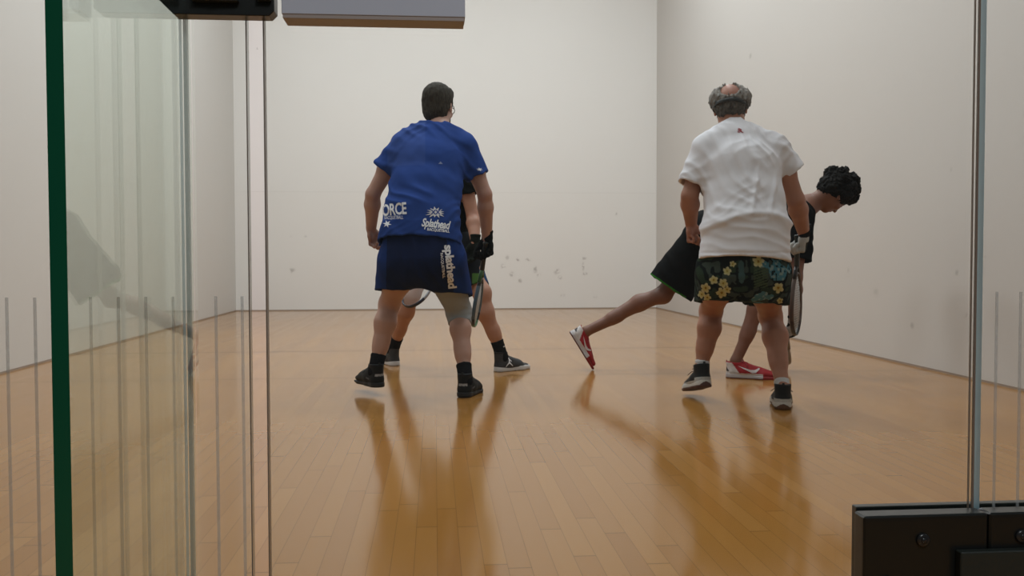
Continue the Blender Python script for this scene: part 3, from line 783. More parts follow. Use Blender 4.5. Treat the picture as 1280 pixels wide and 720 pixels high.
def person(prims, paint, label, h=.0042):
    o = sdf_obj('person', prims, h, M_skin, None, None, paint, relax=1)
    return tag(o, label, 'person', 'players on the court')
def mid(a, b, t=.5): return a + (b - a) * t
def over(pr, g=.013):                            # cloth lying over the trunk
    out = []
    for i, p in enumerate(pr[:3]):
        a = mid(p['a'], p['b'], .45) if i == 0 else p['a']
        out.append(cone(a, tuple(x + g for x in p['ra']), p['b'], tuple(x + g for x in p['rb']), p['w'], .03, flat_a=(i == 0)))
    return out
def over_leg(h, kn, fat=1.0, g=.014, t=.45): return cone(h, .092 * fat + g, mid(h, kn, t), .080 * fat + g, (1, 0, 0), .04)
UPZ = V(0, 0, 1)

# ------------------------------------------------------------------ 1: player in blue, seen from behind
def player_blue():
    hipL, hipR = P(508, 318, 3.80), P(548, 320, 3.80)
    knL, knR = P(487, 379, 4.07), P(573, 386, 4.08)
    anL, anR = V(-.548, 3.985, .150), V(-.062, 3.885, .105)
    pel, chest, nb = P(528, 305, 3.80), P(537, 208, 3.98), P(549, 166, 4.07)
    shL, shR = P(499, 184, 4.03), P(584, 187, 4.05)
    elL, elR = P(466, 243, 4.05), P(606, 243, 4.04)
    wrL, wrR = P(464, 287, 4.16), P(609, 299, 4.14)
    hc = P(548, 134, 4.15)
    lat = nrm(shR - shL)
    pr = [cone(pel, (.15, .11), mid(pel, chest, .5), (.135, .10), lat, .05), cone(mid(pel, chest, .4), (.135, .10), chest, (.155, .105), lat, .05),
          cone(chest, (.15, .10), mid(chest, nb, .6), (.12, .085), lat, .05), cone(mid(chest, nb, .5), .06, nb + UPZ * .01, .058, lat, .05),
          cone(nb, .060, hc - UPZ * .06 + V(-.0, -.02, 0), .056, lat, .03), cone(nb - UPZ * .03, .05, shL, .050, lat, .05), cone(nb - UPZ * .03, .05, shR, .050, lat, .05)]
    hp, hd = head_prims(hc, (.36, .92, -.12), (0, .1, 1)); pr += hp
    pr += limb_arm(shL, elL, wrL) + limb_arm(shR, elR, wrR)
    pr += limb_leg(hipL, knL, anL, (0, -1, 0), .98, 1.05) + limb_leg(hipR, knR, anR, (0, -1, 0), .98, .98)
    dL, dR = V(-.45, .89, 0), V(.30, .95, 0)
    pr += foot_prims(anL, dL) + foot_prims(anR, dR)
    h1, _ = hand_prims(wrL, (.12, .25, -.95), (.55, .8, .2), 'L', (.75, .85, .6)); pr += h1
    gd = (.03, .28, -.96); ft = nrm(P(596, 405, 3.98) - P(606, 318, 4.16))
    h2, n2 = hand_prims(wrR, (.02, .18, -.98), (-.55, .60, -.55), 'R', (.95, 1.1, .8)); pr += h2
    base = (.47, .285, .225)
    o = person(pr, body_paint(base, hd, [(wrL - UPZ * .05, .10, (.20, .09, .075), .7), (elR, .06, (.42, .17, .13), .6), (elL, .06, (.40, .18, .14), .4), (knL, .12, (.42, .22, .17), .4)]),
               'person in blue shirt and navy shorts with grey right knee sleeve, seen from behind')
    # hair
    c, r, f, u = hd; L = lambda x, y, z: c + r * x + f * y + u * z
    hair_obj('hair', hd, [ball(L(0, -.016, .038), (.086, .104, .098), r, f, .02), ball(L(0, -.050, -.035), (.072, .058, .070), r, f, .03), ball(L(0, .045, .085), (.07, .06, .045), r, f, .03),
             ball(L(0, .135, -.035), (.11, .085, .105), r, f, .01, sub=True), ball(L(.088, .000, -.035), (.03, .028, .045), r, f, .01, sub=True), ball(L(-.088, .0, -.035), (.03, .028, .045), r, f, .01, sub=True)],
             (.050, .044, .036), o, 'short dark grey brown hair', .004, .010)
    # clear sports glasses with dark arms
    b = MB()
    for s in (-1, 1): b.tube([L(s * .066, .078, .004), L(s * .080, .03, .006), L(s * .081, -.01, .004), L(s * .079, -.03, -.018)], .0026, 6)
    for s in (-1, 1): b.tube([L(s * .034 + .030 * math.cos(t), .108 - .25 * abs(s * .034 + .030 * math.cos(t)) , .021 * math.sin(t)) for t in [2 * math.pi * i / 16 for i in range(16)]], .0022, 6, closed=True)
    b.tube([L(-.008, .107, .004), L(.008, .107, .004)], .002, 6)
    g_ = b.build('glasses', M_blk, o); g_['label'] = 'dark framed sports glasses'
    # shirt
    X = lat
    a0, a1, a2, a3, a4 = P(541, 176, 4.05), P(537, 200, 3.99), P(532, 235, 3.91), P(527, 268, 3.84), P(525, 305, 3.79)
    sp = over(pr) + [cone(a0, (.140, .085), a1, (.185, .12), X, .05), cone(a1, (.185, .12), a2, (.188, .130), X, .04), cone(a2, (.188, .130), a3, (.196, .135), X, .03),
          cone(a3, (.196, .135), a4, (.222, .150), X, .03, flat_b=True),
          cone(P(537, 170, 4.06), (.075, .072), P(510, 177, 4.04), .070, X, .05), cone(P(556, 170, 4.07), (.075, .072), P(578, 180, 4.05), .070, X, .05),
          cone(P(547, 172, 4.06), .072, P(548, 163, 4.075), .070, X, .02, flat_b=True)]
    cuL, cuR = P(480, 214, 4.03), P(597, 221, 4.04)
    for s, c_, e in ((P(503, 186, 4.03), cuL, elL), (P(580, 188, 4.05), cuR, elR)):
        d = nrm(e - s); sp += [cone(s, .074, c_, .069, X, .045, flat_b=True)]
    for s, c_, e in ((shL, cuL, elL), (shR, cuR, elR)):
        d = nrm(c_ - s); sp += [cone(c_ - d * .03, .055, c_ + d * .03, .064, X, .004, sub=True)]
    sp += [cone(a4 + nrm(a4 - a3) * -.04, (.20, .13), a4 + nrm(a4 - a3) * .03, (.216, .144), X, .004, sub=True), cone(P(548, 170, 4.07), .052, P(548, 158, 4.09), .066, X, .004, sub=True)]
    wr1 = wrinkle(.009, .075, (.55, .1, .8), 2); wr2 = wrinkle(.006, .05, (-.6, .1, .75), 11)
    hz = a4[2]
    def paint(p):
        n = noise3(p, .08) * .12 + noise3(p, .02, 4) * .08
        c = np.array((.026, .062, .245))[None] * (1 + n)[:, None]
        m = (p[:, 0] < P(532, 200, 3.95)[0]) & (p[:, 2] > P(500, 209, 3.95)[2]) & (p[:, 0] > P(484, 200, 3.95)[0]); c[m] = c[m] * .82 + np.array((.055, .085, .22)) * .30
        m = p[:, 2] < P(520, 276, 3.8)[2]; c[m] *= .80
        return c
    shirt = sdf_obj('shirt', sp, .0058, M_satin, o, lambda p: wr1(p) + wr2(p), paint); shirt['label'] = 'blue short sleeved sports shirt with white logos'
    # prints
    def px(y): return 1 / 233.0
    def at(x, y, Y=3.62): return P(x, y, Y)
    s_ = 4.62 / 1133
    rx, rz = V(1, 0, 0), V(0, 0, 1)
    def T(body, x, y, hpx, **k):
        k2 = {q: k.pop(q) for q in ('shear', 'bold', 'squash') if q in k}
        v, f_ = text_geo(body, hpx * s_ / .72, **k2); host = k.pop('host', shirt); ang = k.pop('ang', 0.0)
        ux = rx * math.cos(ang) + rz * math.sin(ang); uz = rz * math.cos(ang) - rx * math.sin(ang)
        return decal(k.pop('name', 'lettering'), host, M_white, at(x, y), ux, uz, v, f_, **k)
    T('FORCE', 488.5, 261, 15, bold=.0022, squash=.60, ang=.06)
    T('RACQUETBALL', 491, 271, 4.5, squash=.60)
    T('Splathead', 544.5, 279.5, 10.5, shear=.25, bold=.0016, squash=.66, ang=-.10)
    T('RACQUETBALL', 548, 287.5, 3.6, bold=.0006, squash=.86, ang=-.08)
    T('XX', 544.5, 264.5, 6, bold=.0012, squash=1.0).data.materials[0] = mat_basic('blue_print', (.03, .07, .30), .7)
    star = []
    rs = random.Random(4)
    for i in range(26):
        t = 2 * math.pi * i / 26; q = (1.0 if i % 2 else .52) * (.85 + rs.random() * .3)
        star.append((math.cos(t) * q * 13 * s_, math.sin(t) * q * 7.2 * s_))
    nvs = [(0, 0)] + star; fs = [(0, i + 1, (i + 1) % 26 + 1) for i in range(26)]
    decal('splat_mark', shirt, M_white, at(544.5, 264.5), rx, rz, nvs, fs, off=.0012)
    st2 = [(0, 0)] + [(math.cos(2 * math.pi * i / 12 + .3) * (6 if i % 2 else 2.2) * s_, math.sin(2 * math.pi * i / 12 + .3) * (5 if i % 2 else 2) * s_) for i in range(12)]
    decal('small_mark', shirt, M_white, at(482.5, 279), rx, rz, st2, [(0, i + 1, (i + 1) % 12 + 1) for i in range(12)])
    decal('small_mark', shirt, M_white, at(601.5, 208, 3.8), rx, rz, [(p[0] * .8, p[1] * .55) for p in st2], [(0, i + 1, (i + 1) % 12 + 1) for i in range(12)])
    decal('small_mark', shirt, mat_basic('pale_blue_print', (.20, .26, .45), .7), at(551, 198), rx, rz, [(-3 * s_, -1.5 * s_), (3 * s_, -1.5 * s_), (0, 2 * s_)], [(0, 1, 2)])
    # shorts
    b0, b1 = P(526, 293, 3.80), P(528, 322, 3.80)
    hL0, hL1 = P(500, 326, 3.83), P(492, 362, 3.93)
    hR0, hR1 = P(556, 328, 3.84), P(567, 367, 3.95)
    sp = [over_leg(hipL, knL), over_leg(hipR, knR), cone(b0, (.195, .135), b1, (.222, .155), X, .03), cone(hL0, (.115, .13), hL1 + (hL1 - hL0) * .45, (.094, .140), X, .05), cone(hR0, (.115, .13), hR1 + (hR1 - hR0) * .45, (.096, .142), X, .05),
          cone(P(528, 325, 3.82), (.12, .12), P(532, 350, 3.86), (.090, .11), X, .04),
          cone(mid(hL0, hL1, .75), (.075, .120), hL1 + nrm(hL1 - hL0) * .03, (.080, .126), X, .004, sub=True), cone(mid(hR0, hR1, .75), (.070, .122), hR1 + nrm(hR1 - hR0) * .03, (.080, .127), X, .004, sub=True),
          box_p(P(528, 366, 3.78) + V(0, .1, -.15), (.5, .5, .15), (1, 0, -.055), (0, 1, -.08), .004, sub=True),
          cone(P(523, 371, 3.78) + V(0, -.4, 0), (.088, .066), P(523, 371, 3.78) + V(0, .6, -.05), (.088, .066), (1, 0, 0), .02, sub=True)]
    w3 = wrinkle(.009, .085, (.95, .1, .15), 21)
    def paint(p):
        n = noise3(p, .08) * .3; c = np.array((.012, .020, .062))[None] * (1 + n)[:, None]
        xs = p[:, 0]; e0 = P(484, 330, 3.8)[0] + noise3(p, .2, 3) * .02; e1 = P(558, 330, 3.8)[0] + (P(500, 300, 3.8)[2] - p[:, 2]) * .14
        m = (xs < e0) | (xs > e1); c[m] = np.array((.014, .036, .150)) * (1 + n[m])[:, None]
        return np.clip(c, 0, 1)
    sh = sdf_obj('shorts', sp, .0055, M_satin, o, w3, paint); sh['label'] = 'navy athletic shorts with blue sides and white lettering'
    T('splathead', 563, 334, 10.5, bold=.0022, squash=1.08, ang=-math.pi / 2 + .10, host=sh)
    T('RACQUETBALL', 553.5, 332, 3.2, bold=.0004, squash=1.1, ang=-math.pi / 2 + .10, host=sh)
    # grey knee sleeve
    q0, q1 = mid(hipR, knR, .15), mid(knR, anR, .22)
    ks = sdf_obj('knee_sleeve', [cone(q0, .108, knR, .069, X, .02, flat_a=True), cone(knR, .068, q1, .0655, X, .02, flat_b=True), ball(knR + V(0, -.01, -.02), .068, k=.02)], .0042, M_cloth, o, wrinkle(.002, .03, (0, 0, 1), 5), (.31, .34, .36))
    ks['label'] = 'light grey knee sleeve'
    for an, d, kn, ht, pt in ((anL, dL, knL, .045, .0), (anR, dR, knR, 0.0, 0.0)):
        heel = heel_of(an, d, pt)
        so, M, sl = shoe('black', heel, d, o, pitch=pt, size=1.04, label='black high sports shoe')
        sock(an, kn - an, .075, (.014, .014, .016), o, .034)
    # glove
    g1, _ = hand_prims(wrR, (.02, .18, -.98), (-.55, .60, -.55), 'R', (.95, 1.1, .8), grow=.0035, cuff=1)
    gl = sdf_obj('glove', g1, .0034, M_cloth, o, None, lambda p: np.clip(np.array((.012, .013, .013))[None] * (1 + noise3(p, .02) * .8)[:, None], 0, 1)); gl['label'] = 'black right glove'
    fdir = nrm(V(.02, .18, -.98)); palm = wrR + fdir * .085 + nrm(n2) * .030
    racket('black racket with green and blue rim held low by the person in blue', palm, P(593, 407, 4.26) - palm, (.22, .97, .1), [(.014, .016, .016), (.09, .14, .18), (.04, .13, .04)], length=.52)
    return o

# ------------------------------------------------------------------ 2: player in black hidden behind the blue one
def player_behind():
    hipL, hipR = P(542, 305, 5.22), P(574, 308, 5.12)
    knL, knR = P(514, 369, 5.12), P(602, 366, 4.93)
    anL, anR = V(-.515, 5.38, .115), V(.215, 4.965, .105)
    pel, chest, nb = P(558, 296, 5.18), P(556, 226, 5.20), P(552, 184, 5.24)
    shL, shR = P(527, 200, 5.28), P(576, 206, 5.10)
    elL, elR = P(520, 262, 5.25), P(591, 270, 5.05)
    wrL, wrR = P(540, 308, 5.02), P(594, 303, 4.92)
    hc = P(549, 156, 5.30)
    lat = nrm(shR - shL)
    pr = [cone(pel, (.14, .10), mid(pel, chest, .5), (.125, .10), lat, .05), cone(mid(pel, chest, .4), (.125, .10), chest, (.14, .10), lat, .05), cone(chest, (.14, .10), mid(chest, nb, .6), (.12, .085), lat, .05),
          cone(mid(chest, nb, .5), .06, nb, .056, lat, .05), cone(nb, .058, hc - UPZ * .06, .054, lat, .03), cone(nb - UPZ * .03, .05, shL, .050, lat, .05), cone(nb - UPZ * .03, .05, shR, .050, lat, .05)]
    hp, hd = head_prims(hc, (.1, .97, -.2), (0, .1, 1)); pr += hp
    pr += limb_arm(shL, elL, wrL) + limb_arm(shR, elR, wrR, fat=1.05) + limb_leg(hipL, knL, anL, (0, -1, 0)) + limb_leg(hipR, knR, anR, (-.9, -.4, 0))
    dL, dR = V(-.35, .93, 0), V(.80, .60, 0)
    pr += foot_prims(anL, dL) + foot_prims(anR, dR)
    h1, n1 = hand_prims(wrL, (-.15, -.25, -.95), (-.5, .3, -.4), 'L', (.95, 1.0, .7)); pr += h1
    h2, _ = hand_prims(wrR, (-.05, -.1, -.99), (-.8, .5, -.1), 'R', (.45, .6, .5)); pr += h2
    o = person(pr, body_paint((.42, .22, .15), hd, [(elR, .06, (.40, .11, .08), .6)]), 'person in black shirt and shorts mostly hidden behind the one in blue')
    c, r, f, u = hd; L = lambda x, y, z: c + r * x + f * y + u * z
    hair_obj('hair', hd, [ball(L(0, -.016, .038), (.080, .100, .088), r, f, .02), ball(L(0, -.050, -.03), (.068, .052, .060), r, f, .03), ball(L(0, .135, -.035), (.11, .085, .105), r, f, .01, sub=True)],
             (.02, .016, .013), o, 'short dark hair', .003, .010, .005)
    a0, a1, a2, a3 = P(553, 194, 5.23), P(556, 225, 5.2), P(557, 265, 5.19), P(558, 306, 5.17)
    sp = over(pr) + [cone(a0, (.12, .08), a1, (.165, .12), lat, .05), cone(a1, (.165, .12), a2, (.155, .12), lat, .04), cone(a2, (.155, .12), a3, (.165, .13), lat, .03, flat_b=True),
          cone(nb - UPZ * .02, .065, mid(nb, shL, .9), .066, lat, .04), cone(nb - UPZ * .02, .065, mid(nb, shR, .9), .066, lat, .04), cone(nb - UPZ * .03, .068, nb, .066, lat, .02, flat_b=True),
          cone(shL, .068, mid(shL, elL, .6), .070, lat, .03, flat_b=True), cone(shR, .068, mid(shR, elR, .60), .072, lat, .03, flat_b=True),
          cone(mid(shR, elR, .5), .056, mid(shR, elR, .66), .066, lat, .004, sub=True)]
    s = sdf_obj('shirt', sp, .007, M_cloth, o, wrinkle(.006, .06, (.5, 0, .8), 4), (.008, .009, .009)); s['label'] = 'black short sleeved shirt'
    L0, L1, R0, R1 = P(545, 312, 5.2), P(524, 352, 5.14), P(573, 315, 5.1), P(594, 362, 4.98)
    sp = [over_leg(hipL, knL, t=.4), over_leg(hipR, knR, t=.4), cone(P(558, 298, 5.17), (.155, .12), P(558, 318, 5.17), (.175, .135), lat, .03), cone(L0, .12, L1, .105, lat, .04, flat_b=True), cone(R0, .12, R1, (.098, .110), lat, .04, flat_b=True),
          cone(mid(R0, R1, .7), .085, mid(R0, R1, 1.2), .092, lat, .004, sub=True)]
    def paint(p):
        c = np.tile((.012, .013, .015), (len(p), 1)); e = P(601, 350, 5.0)[0]
        c[(p[:, 0] > e - .012) & (p[:, 2] < P(600, 332, 5.0)[2])] = (.018, .055, .13)
        q = p - P(595, 352, 4.9); c[(np.abs(q[:, 0]) < .022) & (np.abs(q[:, 2]) < .055) & (p[:, 1] < 5.0)] = (.06, .13, .03)
        return c
    s = sdf_obj('shorts', sp, .006, M_satin, o, wrinkle(.006, .08, (.95, 0, .2), 6), paint); s['label'] = 'black shorts with blue side panel and green patch'
    jm = [(0, .5), (.06, .46), (.05, .36), (.20, .26), (.34, .05), (.30, .03), (.14, .18), (.08, .12), (.12, -.05), (.45, -.40), (.42, -.46), (.06, -.18), (-.04, -.14), (-.30, -.34), (-.42, -.50), (-.48, -.46), (-.30, -.20), (-.10, .02), (-.06, .2), (-.05, .36), (-.06, .46)]
    for an, d, kn in ((anL, dL, knL), (anR, dR, knR)):
        dd = nrm(d); so, M, sl = shoe('grey', V(an[0], an[1], 0) - dd * .055, d, o, size=1.0, label='dark grey basketball shoe with white sole')
        sl['label'] = 'white rubber sole'
        on_shoe(so, M, 'jumping_figure_mark', M_white, [(x * .062, y * .062) for x, y in jm], 1, .085, .060)
        k = sock(an, kn - an, .105, (.014, .014, .015), o, .035, 'black crew sock')
        decal('swoosh', k, M_white, an + UPZ * .062 + nrm(np.cross(dd, UPZ)) * .06, dd, UPZ, [(-.018, .004), (-.012, -.006), (.024, .010), (-.006, .000)], [(0, 1, 2, 3)], ray=-np.cross(dd, UPZ), off=.002, back=.058)
    g1, _ = hand_prims(wrR, (-.05, -.1, -.99), (-.8, .5, -.1), 'R', (.45, .6, .5), grow=.0035, cuff=1)
    gl = sdf_obj('glove', g1, .0040, M_cloth, o, None, (.014, .017, .014)); gl['label'] = 'black glove'
    g = wrL + nrm(V(-.15, -.25, -.95)) * .085 + n1 * .03
    g = g * 1.0
    racket('dark racket with white strings between the legs of the person in blue', g, P(508, 392, 4.66) - g, (.80, -.25, .25), [(.02, .025, .05), (.30, .30, .32), (.02, .02, .03)], length=.54)
    return o

# ------------------------------------------------------------------ 3: older player in white
def player_white():
    hipL, hipR = P(903, 333, 3.30), P(955, 335, 3.28)
    knL, knR = P(889, 388, 3.68), P(963, 394, 3.60)
    anL, anR = V(1.165, 3.62, .172), V(1.492, 3.335, .106)
    pel, chest, nb = P(930, 310, 3.28), P(925, 218, 3.40), P(917, 165, 3.50)
    shL, shR = P(881, 186, 3.44), P(969, 187, 3.44)
    elL, elR = P(862, 245, 3.42), P(995, 250, 3.43)
    wrL, wrR = P(864, 281, 3.55), P(1005, 292, 3.60)
    hc = P(913, 135, 3.56)
    lat = nrm(shR - shL); X = lat
    pr = [cone(pel, (.16, .12), mid(pel, chest, .5), (.15, .12), lat, .05), cone(mid(pel, chest, .4), (.15, .12), chest, (.16, .11), lat, .05), cone(chest, (.155, .11), mid(chest, nb, .6), (.13, .09), lat, .05),
          cone(mid(chest, nb, .5), .066, nb, .064, lat, .05), cone(nb, .066, hc - UPZ * .055 + V(0, -.015, 0), .062, lat, .03), cone(nb - UPZ * .03, .05, shL, .052, lat, .05), cone(nb - UPZ * .03, .05, shR, .052, lat, .05)]
    hp, hd = head_prims(hc, (.34, .90, -.26), (0.03, .2, 1)); pr += hp
    pr += limb_arm(shL, elL, wrL, fat=1.04) + limb_arm(shR, elR, wrR, fat=1.08) + limb_leg(hipL, knL, anL, (0, -1, 0), 1.0, 1.03) + limb_leg(hipR, knR, anR, (0, -1, 0), 1.0, 1.08)
    dL, dR = V(-.05, 1, 0), V(.30, .95, 0)
    pr += foot_prims(anL, dL, -.22) + foot_prims(anR, dR)
    h1, _ = hand_prims(wrL, (.12, .20, -.96), (.80, .55, .1), 'L', (1.05, 1.2, .9), thumb=1.0); pr += h1
    fR, tR = (.05, .25, -.96), (.30, .92, -.10)
    h2, n2 = hand_prims(wrR, fR, tR, 'R', (.95, 1.1, .8)); pr += h2
    o = person(pr, body_paint((.36, .17, .11), hd, [(wrL - UPZ * .06, .10, (.36, .14, .10), .5), (hc + V(0, -.06, .08), .09, (.36, .17, .14), .6), (knR + V(0, -.05, 0), .12, (.36, .19, .14), .4)]),
               'person with balding grey hair in white shirt and floral shorts, seen from behind')
    c, r, f, u = hd; L = lambda x, y, z: c + r * x + f * y + u * z
    def hc_(p):
        q = p - c; z = q @ u; n = noise3(np.stack((q @ r, q @ f, q @ u / 2), -1), .007)
        g = np.clip((z + .03) / .12, 0, 1)[:, None]
        return np.clip((np.array((.10, .093, .083)) * (1 - g) + np.array((.36, .34, .315)) * g) * (1 + n * .8)[:, None], 0, 1)
    hair_obj('hair', hd, [ball(L(0, -.020, .030), (.093, .104, .086), r, f, .02), ball(L(0, -.052, -.025), (.076, .056, .055), r, f, .03), ball(L(-.070, -.03, .035), (.03, .05, .045), r, f, .03), ball(L(.070, -.03, .035), (.03, .05, .045), r, f, .03),
             ball(L(.004, -.112, .078), (.064, .055, .056), r, f, .012, sub=True), ball(L(.0, -.02, .150), (.062, .09, .05), r, f, .012, sub=True), ball(L(0, .140, -.03), (.12, .095, .12), r, f, .01, sub=True),
             ball(L(.090, .004, -.035), (.03, .028, .040), r, f, .01, sub=True), ball(L(-.090, .004, -.035), (.03, .028, .040), r, f, .01, sub=True)],
             hc_, o, 'thin grey hair around a bald crown', .008, .011, .0036, 2.0)
    b = MB(); pts = []
    for i in range(33):
        t = -2.2 + 4.4 * i / 32; q = L(math.sin(t) * (.090 if math.cos(t) > .2 else .090 - .025 * (.2 - math.cos(t))), -.020 - math.cos(t) * .106, -.014 + .005 * math.cos(t)); pts.append(q)
    b.tube(pts, [(.010, .0022)] * 33, 8, w=u); g_ = b.build('goggle_strap', M_blk, o); g_['label'] = 'black elastic strap around the head'
    b = MB()
    for s in (-1, 1): b.tube([L(s * .036 + .034 * math.cos(t), .112 - .30 * abs(s * .036 + .034 * math.cos(t)), -.002 + .024 * math.sin(t)) for t in [2 * math.pi * i / 16 for i in range(16)]], .003, 6, closed=True)
    for s in (-1, 1): b.tube([L(s * .064, .088, 0), L(s * .072, .06, -.006), pts[0 if s < 0 else -1]], .0035, 6)
    b.tube([L(-.006, .112, .004), L(.006, .112, .004)], .003, 6)
    b.build('goggles', M_blk, o)
    # white T-shirt
    a0, a1, a2, a3, a4 = P(920, 181, 3.45), P(926, 208, 3.39), P(931, 250, 3.33), P(932, 285, 3.28), P(931, 326, 3.26)
    sp = over(pr) + [cone(a0, (.150, .09), a1, (.190, .125), X, .05), cone(a1, (.190, .125), a2, (.190, .140), X, .04), cone(a2, (.190, .14), a3, (.206, .155), X, .03), cone(a3, (.206, .155), a4, (.222, .168), (1, 0, .05), .03, flat_b=True),
          cone(P(905, 173, 3.46), (.074, .072), P(887, 185, 3.44), .072, X, .05), cone(P(930, 171, 3.47), (.074, .072), P(964, 186, 3.44), .072, X, .05),
          cone(P(918, 174, 3.47), .076, P(914, 159, 3.515), .074, X, .02, flat_b=True)]
    cuL, cuR = P(865, 232, 3.42), P(991, 216, 3.43)
    sL, sR = P(884, 190, 3.44), P(966, 190, 3.44)
    sp += [cone(sL, .078, cuL, .073, X, .045, flat_b=True), cone(sR, .078, cuR, .066, X, .045, flat_b=True)]
    for s, c_ in ((sL, cuL), (sR, cuR)):
        d = nrm(c_ - s); sp.append(cone(c_ - d * .03, .056, c_ + d * .03, .066, X, .004, sub=True))
    dn = nrm(a4 - a3); sp += [cone(a4 - dn * .03, (.194, .142), a4 + dn * .03, (.211, .157), X, .004, sub=True), cone(P(916, 170, 3.49), .056, P(913, 153, 3.53), .070, X, .004, sub=True)]
    w1, w2, w3 = wrinkle(.006, .060, (.86, .1, .42), 3), wrinkle(.0035, .055, (-.5, .1, .8), 14), wrinkle(.012, .05, (.15, 0, 1), 30)
    zf = P(930, 272, 3.2)[2]
    def disp(p):
        lo_ = np.clip((zf + .03 - p[:, 2]) / .05, 0, 1); back = np.clip((3.45 - p[:, 1]) / .15, 0, 1)
        xs = (p[:, 0] - a3[0])
        fold = -.012 * np.exp(-((p[:, 2] - zf - .02 - xs * .05 + xs * xs * 1.2) / .018) ** 2) * back           # fabric bunches above the seat
        gath = -.010 * np.exp(-((xs + (p[:, 2] - zf) * -.32 + .03) / .012) ** 2) * np.clip((p[:, 2] - zf) / .05, 0, 1) * np.clip((zf + .28 - p[:, 2]) / .1, 0, 1) * back
        gat2 = -.009 * np.exp(-((xs + (p[:, 2] - zf) * -.42 - .06) / .013) ** 2) * np.clip((p[:, 2] - zf) / .05, 0, 1) * np.clip((zf + .25 - p[:, 2]) / .1, 0, 1) * back
        seam = .004 * np.exp(-((p[:, 2] - (P(930, 316, 3.1)[2])) / .004) ** 2)
        return w1(p) * (1 - lo_ * .6) + w2(p) + w3(p) * lo_ * .35 + fold + gath + gat2 + seam
    shirt = sdf_obj('shirt', sp, .0056, M_cloth, o, disp, lambda p: np.clip(np.array((.70, .69, .72))[None] * (1 + noise3(p, .1) * .06)[:, None], 0, 1)); shirt['label'] = 'white short sleeved shirt with small red mark below the collar'
    s_ = 4.42 / 1133
    o_ = P(931.0, 152.5, 3.3)
    for px_, py_, w_, h_ in ((0, -2.8, 4.2, 1.7), (-1.0, -.2, 4.2, 1.7), (1.2, 2.2, 4.0, 1.6), (-2.5, 2.6, 2.5, 1.4)):
        a = .6; cx, cy = px_ * s_, -py_ * s_
        q = [(-w_, -h_), (w_, -h_), (w_, h_), (-w_, h_)]
        decal('red_mark', shirt, M_red, o_, V(1, 0, 0), V(0, 0, 1), [(cx + (x * math.cos(a) + y * math.sin(a)) * s_ * .6, cy + (-x * math.sin(a) + y * math.cos(a)) * s_ * .6) for x, y in q], [(0, 1, 2, 3)], ray=(0, .9, -.45), off=.002)
    # floral shorts
    b0, b1 = P(930, 318, 3.27), P(930, 338, 3.28)
    L0, L1, R0, R1 = P(899, 340, 3.30), P(892, 373, 3.45), P(958, 342, 3.29), P(957, 379, 3.42)
    sp = [over_leg(hipL, knL, t=.4), over_leg(hipR, knR, t=.4), cone(b0, (.200, .145), b1, (.220, .165), X, .03), cone(L0, (.108, .14), L1 + (L1 - L0) * .5, (.086, .132), X, .04), cone(R0, (.112, .14), R1 + (R1 - R0) * .5, (.110, .138), X, .04),
          cone(P(928, 340, 3.30), (.07, .12), P(926, 352, 3.34), (.06, .10), X, .03),
          cone(mid(L0, L1, .75), (.070, .110), L1 + nrm(L1 - L0) * .03, (.075, .117), X, .004, sub=True), cone(mid(R0, R1, .75), (.092, .118), R1 + nrm(R1 - R0) * .03, (.100, .128), X, .004, sub=True),
          box_p(P(929, 379, 3.25) + V(0, .1, -.15), (.5, .5, .15), (1, 0, -.06), (0, 1, -.08), .004, sub=True),
          cone(P(921, 383, 3.25) + V(0, -.4, 0), (.032, .085), P(921, 383, 3.25) + V(0, .6, -.05), (.032, .085), (1, 0, 0), .01, sub=True)]
    fl = [(909, 339, 5.5, .2), (892, 350, 5.6, .5), (904, 354, 6.0, 1.0), (882, 360, 6.5, .1), (902, 366, 7.0, .7), (909, 362, 5, .3), (877, 368, 5, .9), (948, 327, 7.5, .2), (973, 360, 7, .8), (884, 372, 5, 0), (916, 330, 4, 0), (975, 376, 4, .5)]
    def paint(p):
        D = p - V(CAM_X, CAM_Y, CAM_Z); dz = D @ np.array(_fw); sx = 640 + FOC * (D @ np.array(_rt)) / dz; sy = 360 - FOC * (D @ np.array(_up)) / dz
        # the printed motifs, laid out across the back of the cloth
        n = noise3(p, .03, 2); n2_ = noise3(p, .012, 8)
        c = np.tile((.010, .013, .012), (len(p), 1))
        c[n > .12] = (.028, .045, .028); c[(n < -.16)] = (.045, .060, .050)
        lf = np.abs(np.sin((sy * 1.0 + sx * .35) * .9)) ; m = (np.abs(sx - 951) < 9) & (np.abs(sy - 347) < 13) & (lf > .55); c[m] = (.060, .085, .045)
        bl = (((sx - 971) / 17) ** 2 + ((sy - 337) / 15) ** 2 < 1 + n * 2.2); c[bl] = (.06, .17, .22); c[bl & (n2_ > .1)] = (.20, .27, .26); c[bl & (n2_ < -.22)] = (.01, .015, .015)
        bl = (((sx - 952) / 11) ** 2 + ((sy - 373) / 7) ** 2 < 1 + n * 2.5); c[bl] = (.07, .18, .24); c[bl & (n2_ > .15)] = (.20, .30, .33)
        bl = (((sx - 927) / 4) ** 2 + ((sy - 340) / 14) ** 2 < 1 + n * 2); c[bl] = (.05, .09, .09)
        for (fx, fy, R_, ph) in fl:
            dx, dy = sx - fx, (sy - fy); rr = np.hypot(dx, dy); th = np.arctan2(dy, dx) + ph
            m = rr < R_ * (.62 + .38 * np.abs(np.cos(th * 2.5))); c[m] = (.43, .40, .16)
            c[m & (rr > R_ * .62)] = (.48, .46, .27); c[rr < R_ * .22] = (.22, .13, .02)
        return c
    sh = sdf_obj('shorts', sp, .0042, M_cloth, o, wrinkle(.006, .08, (.95, .1, .2), 17), paint); sh['label'] = 'black shorts printed with yellow flowers and blue leaves'
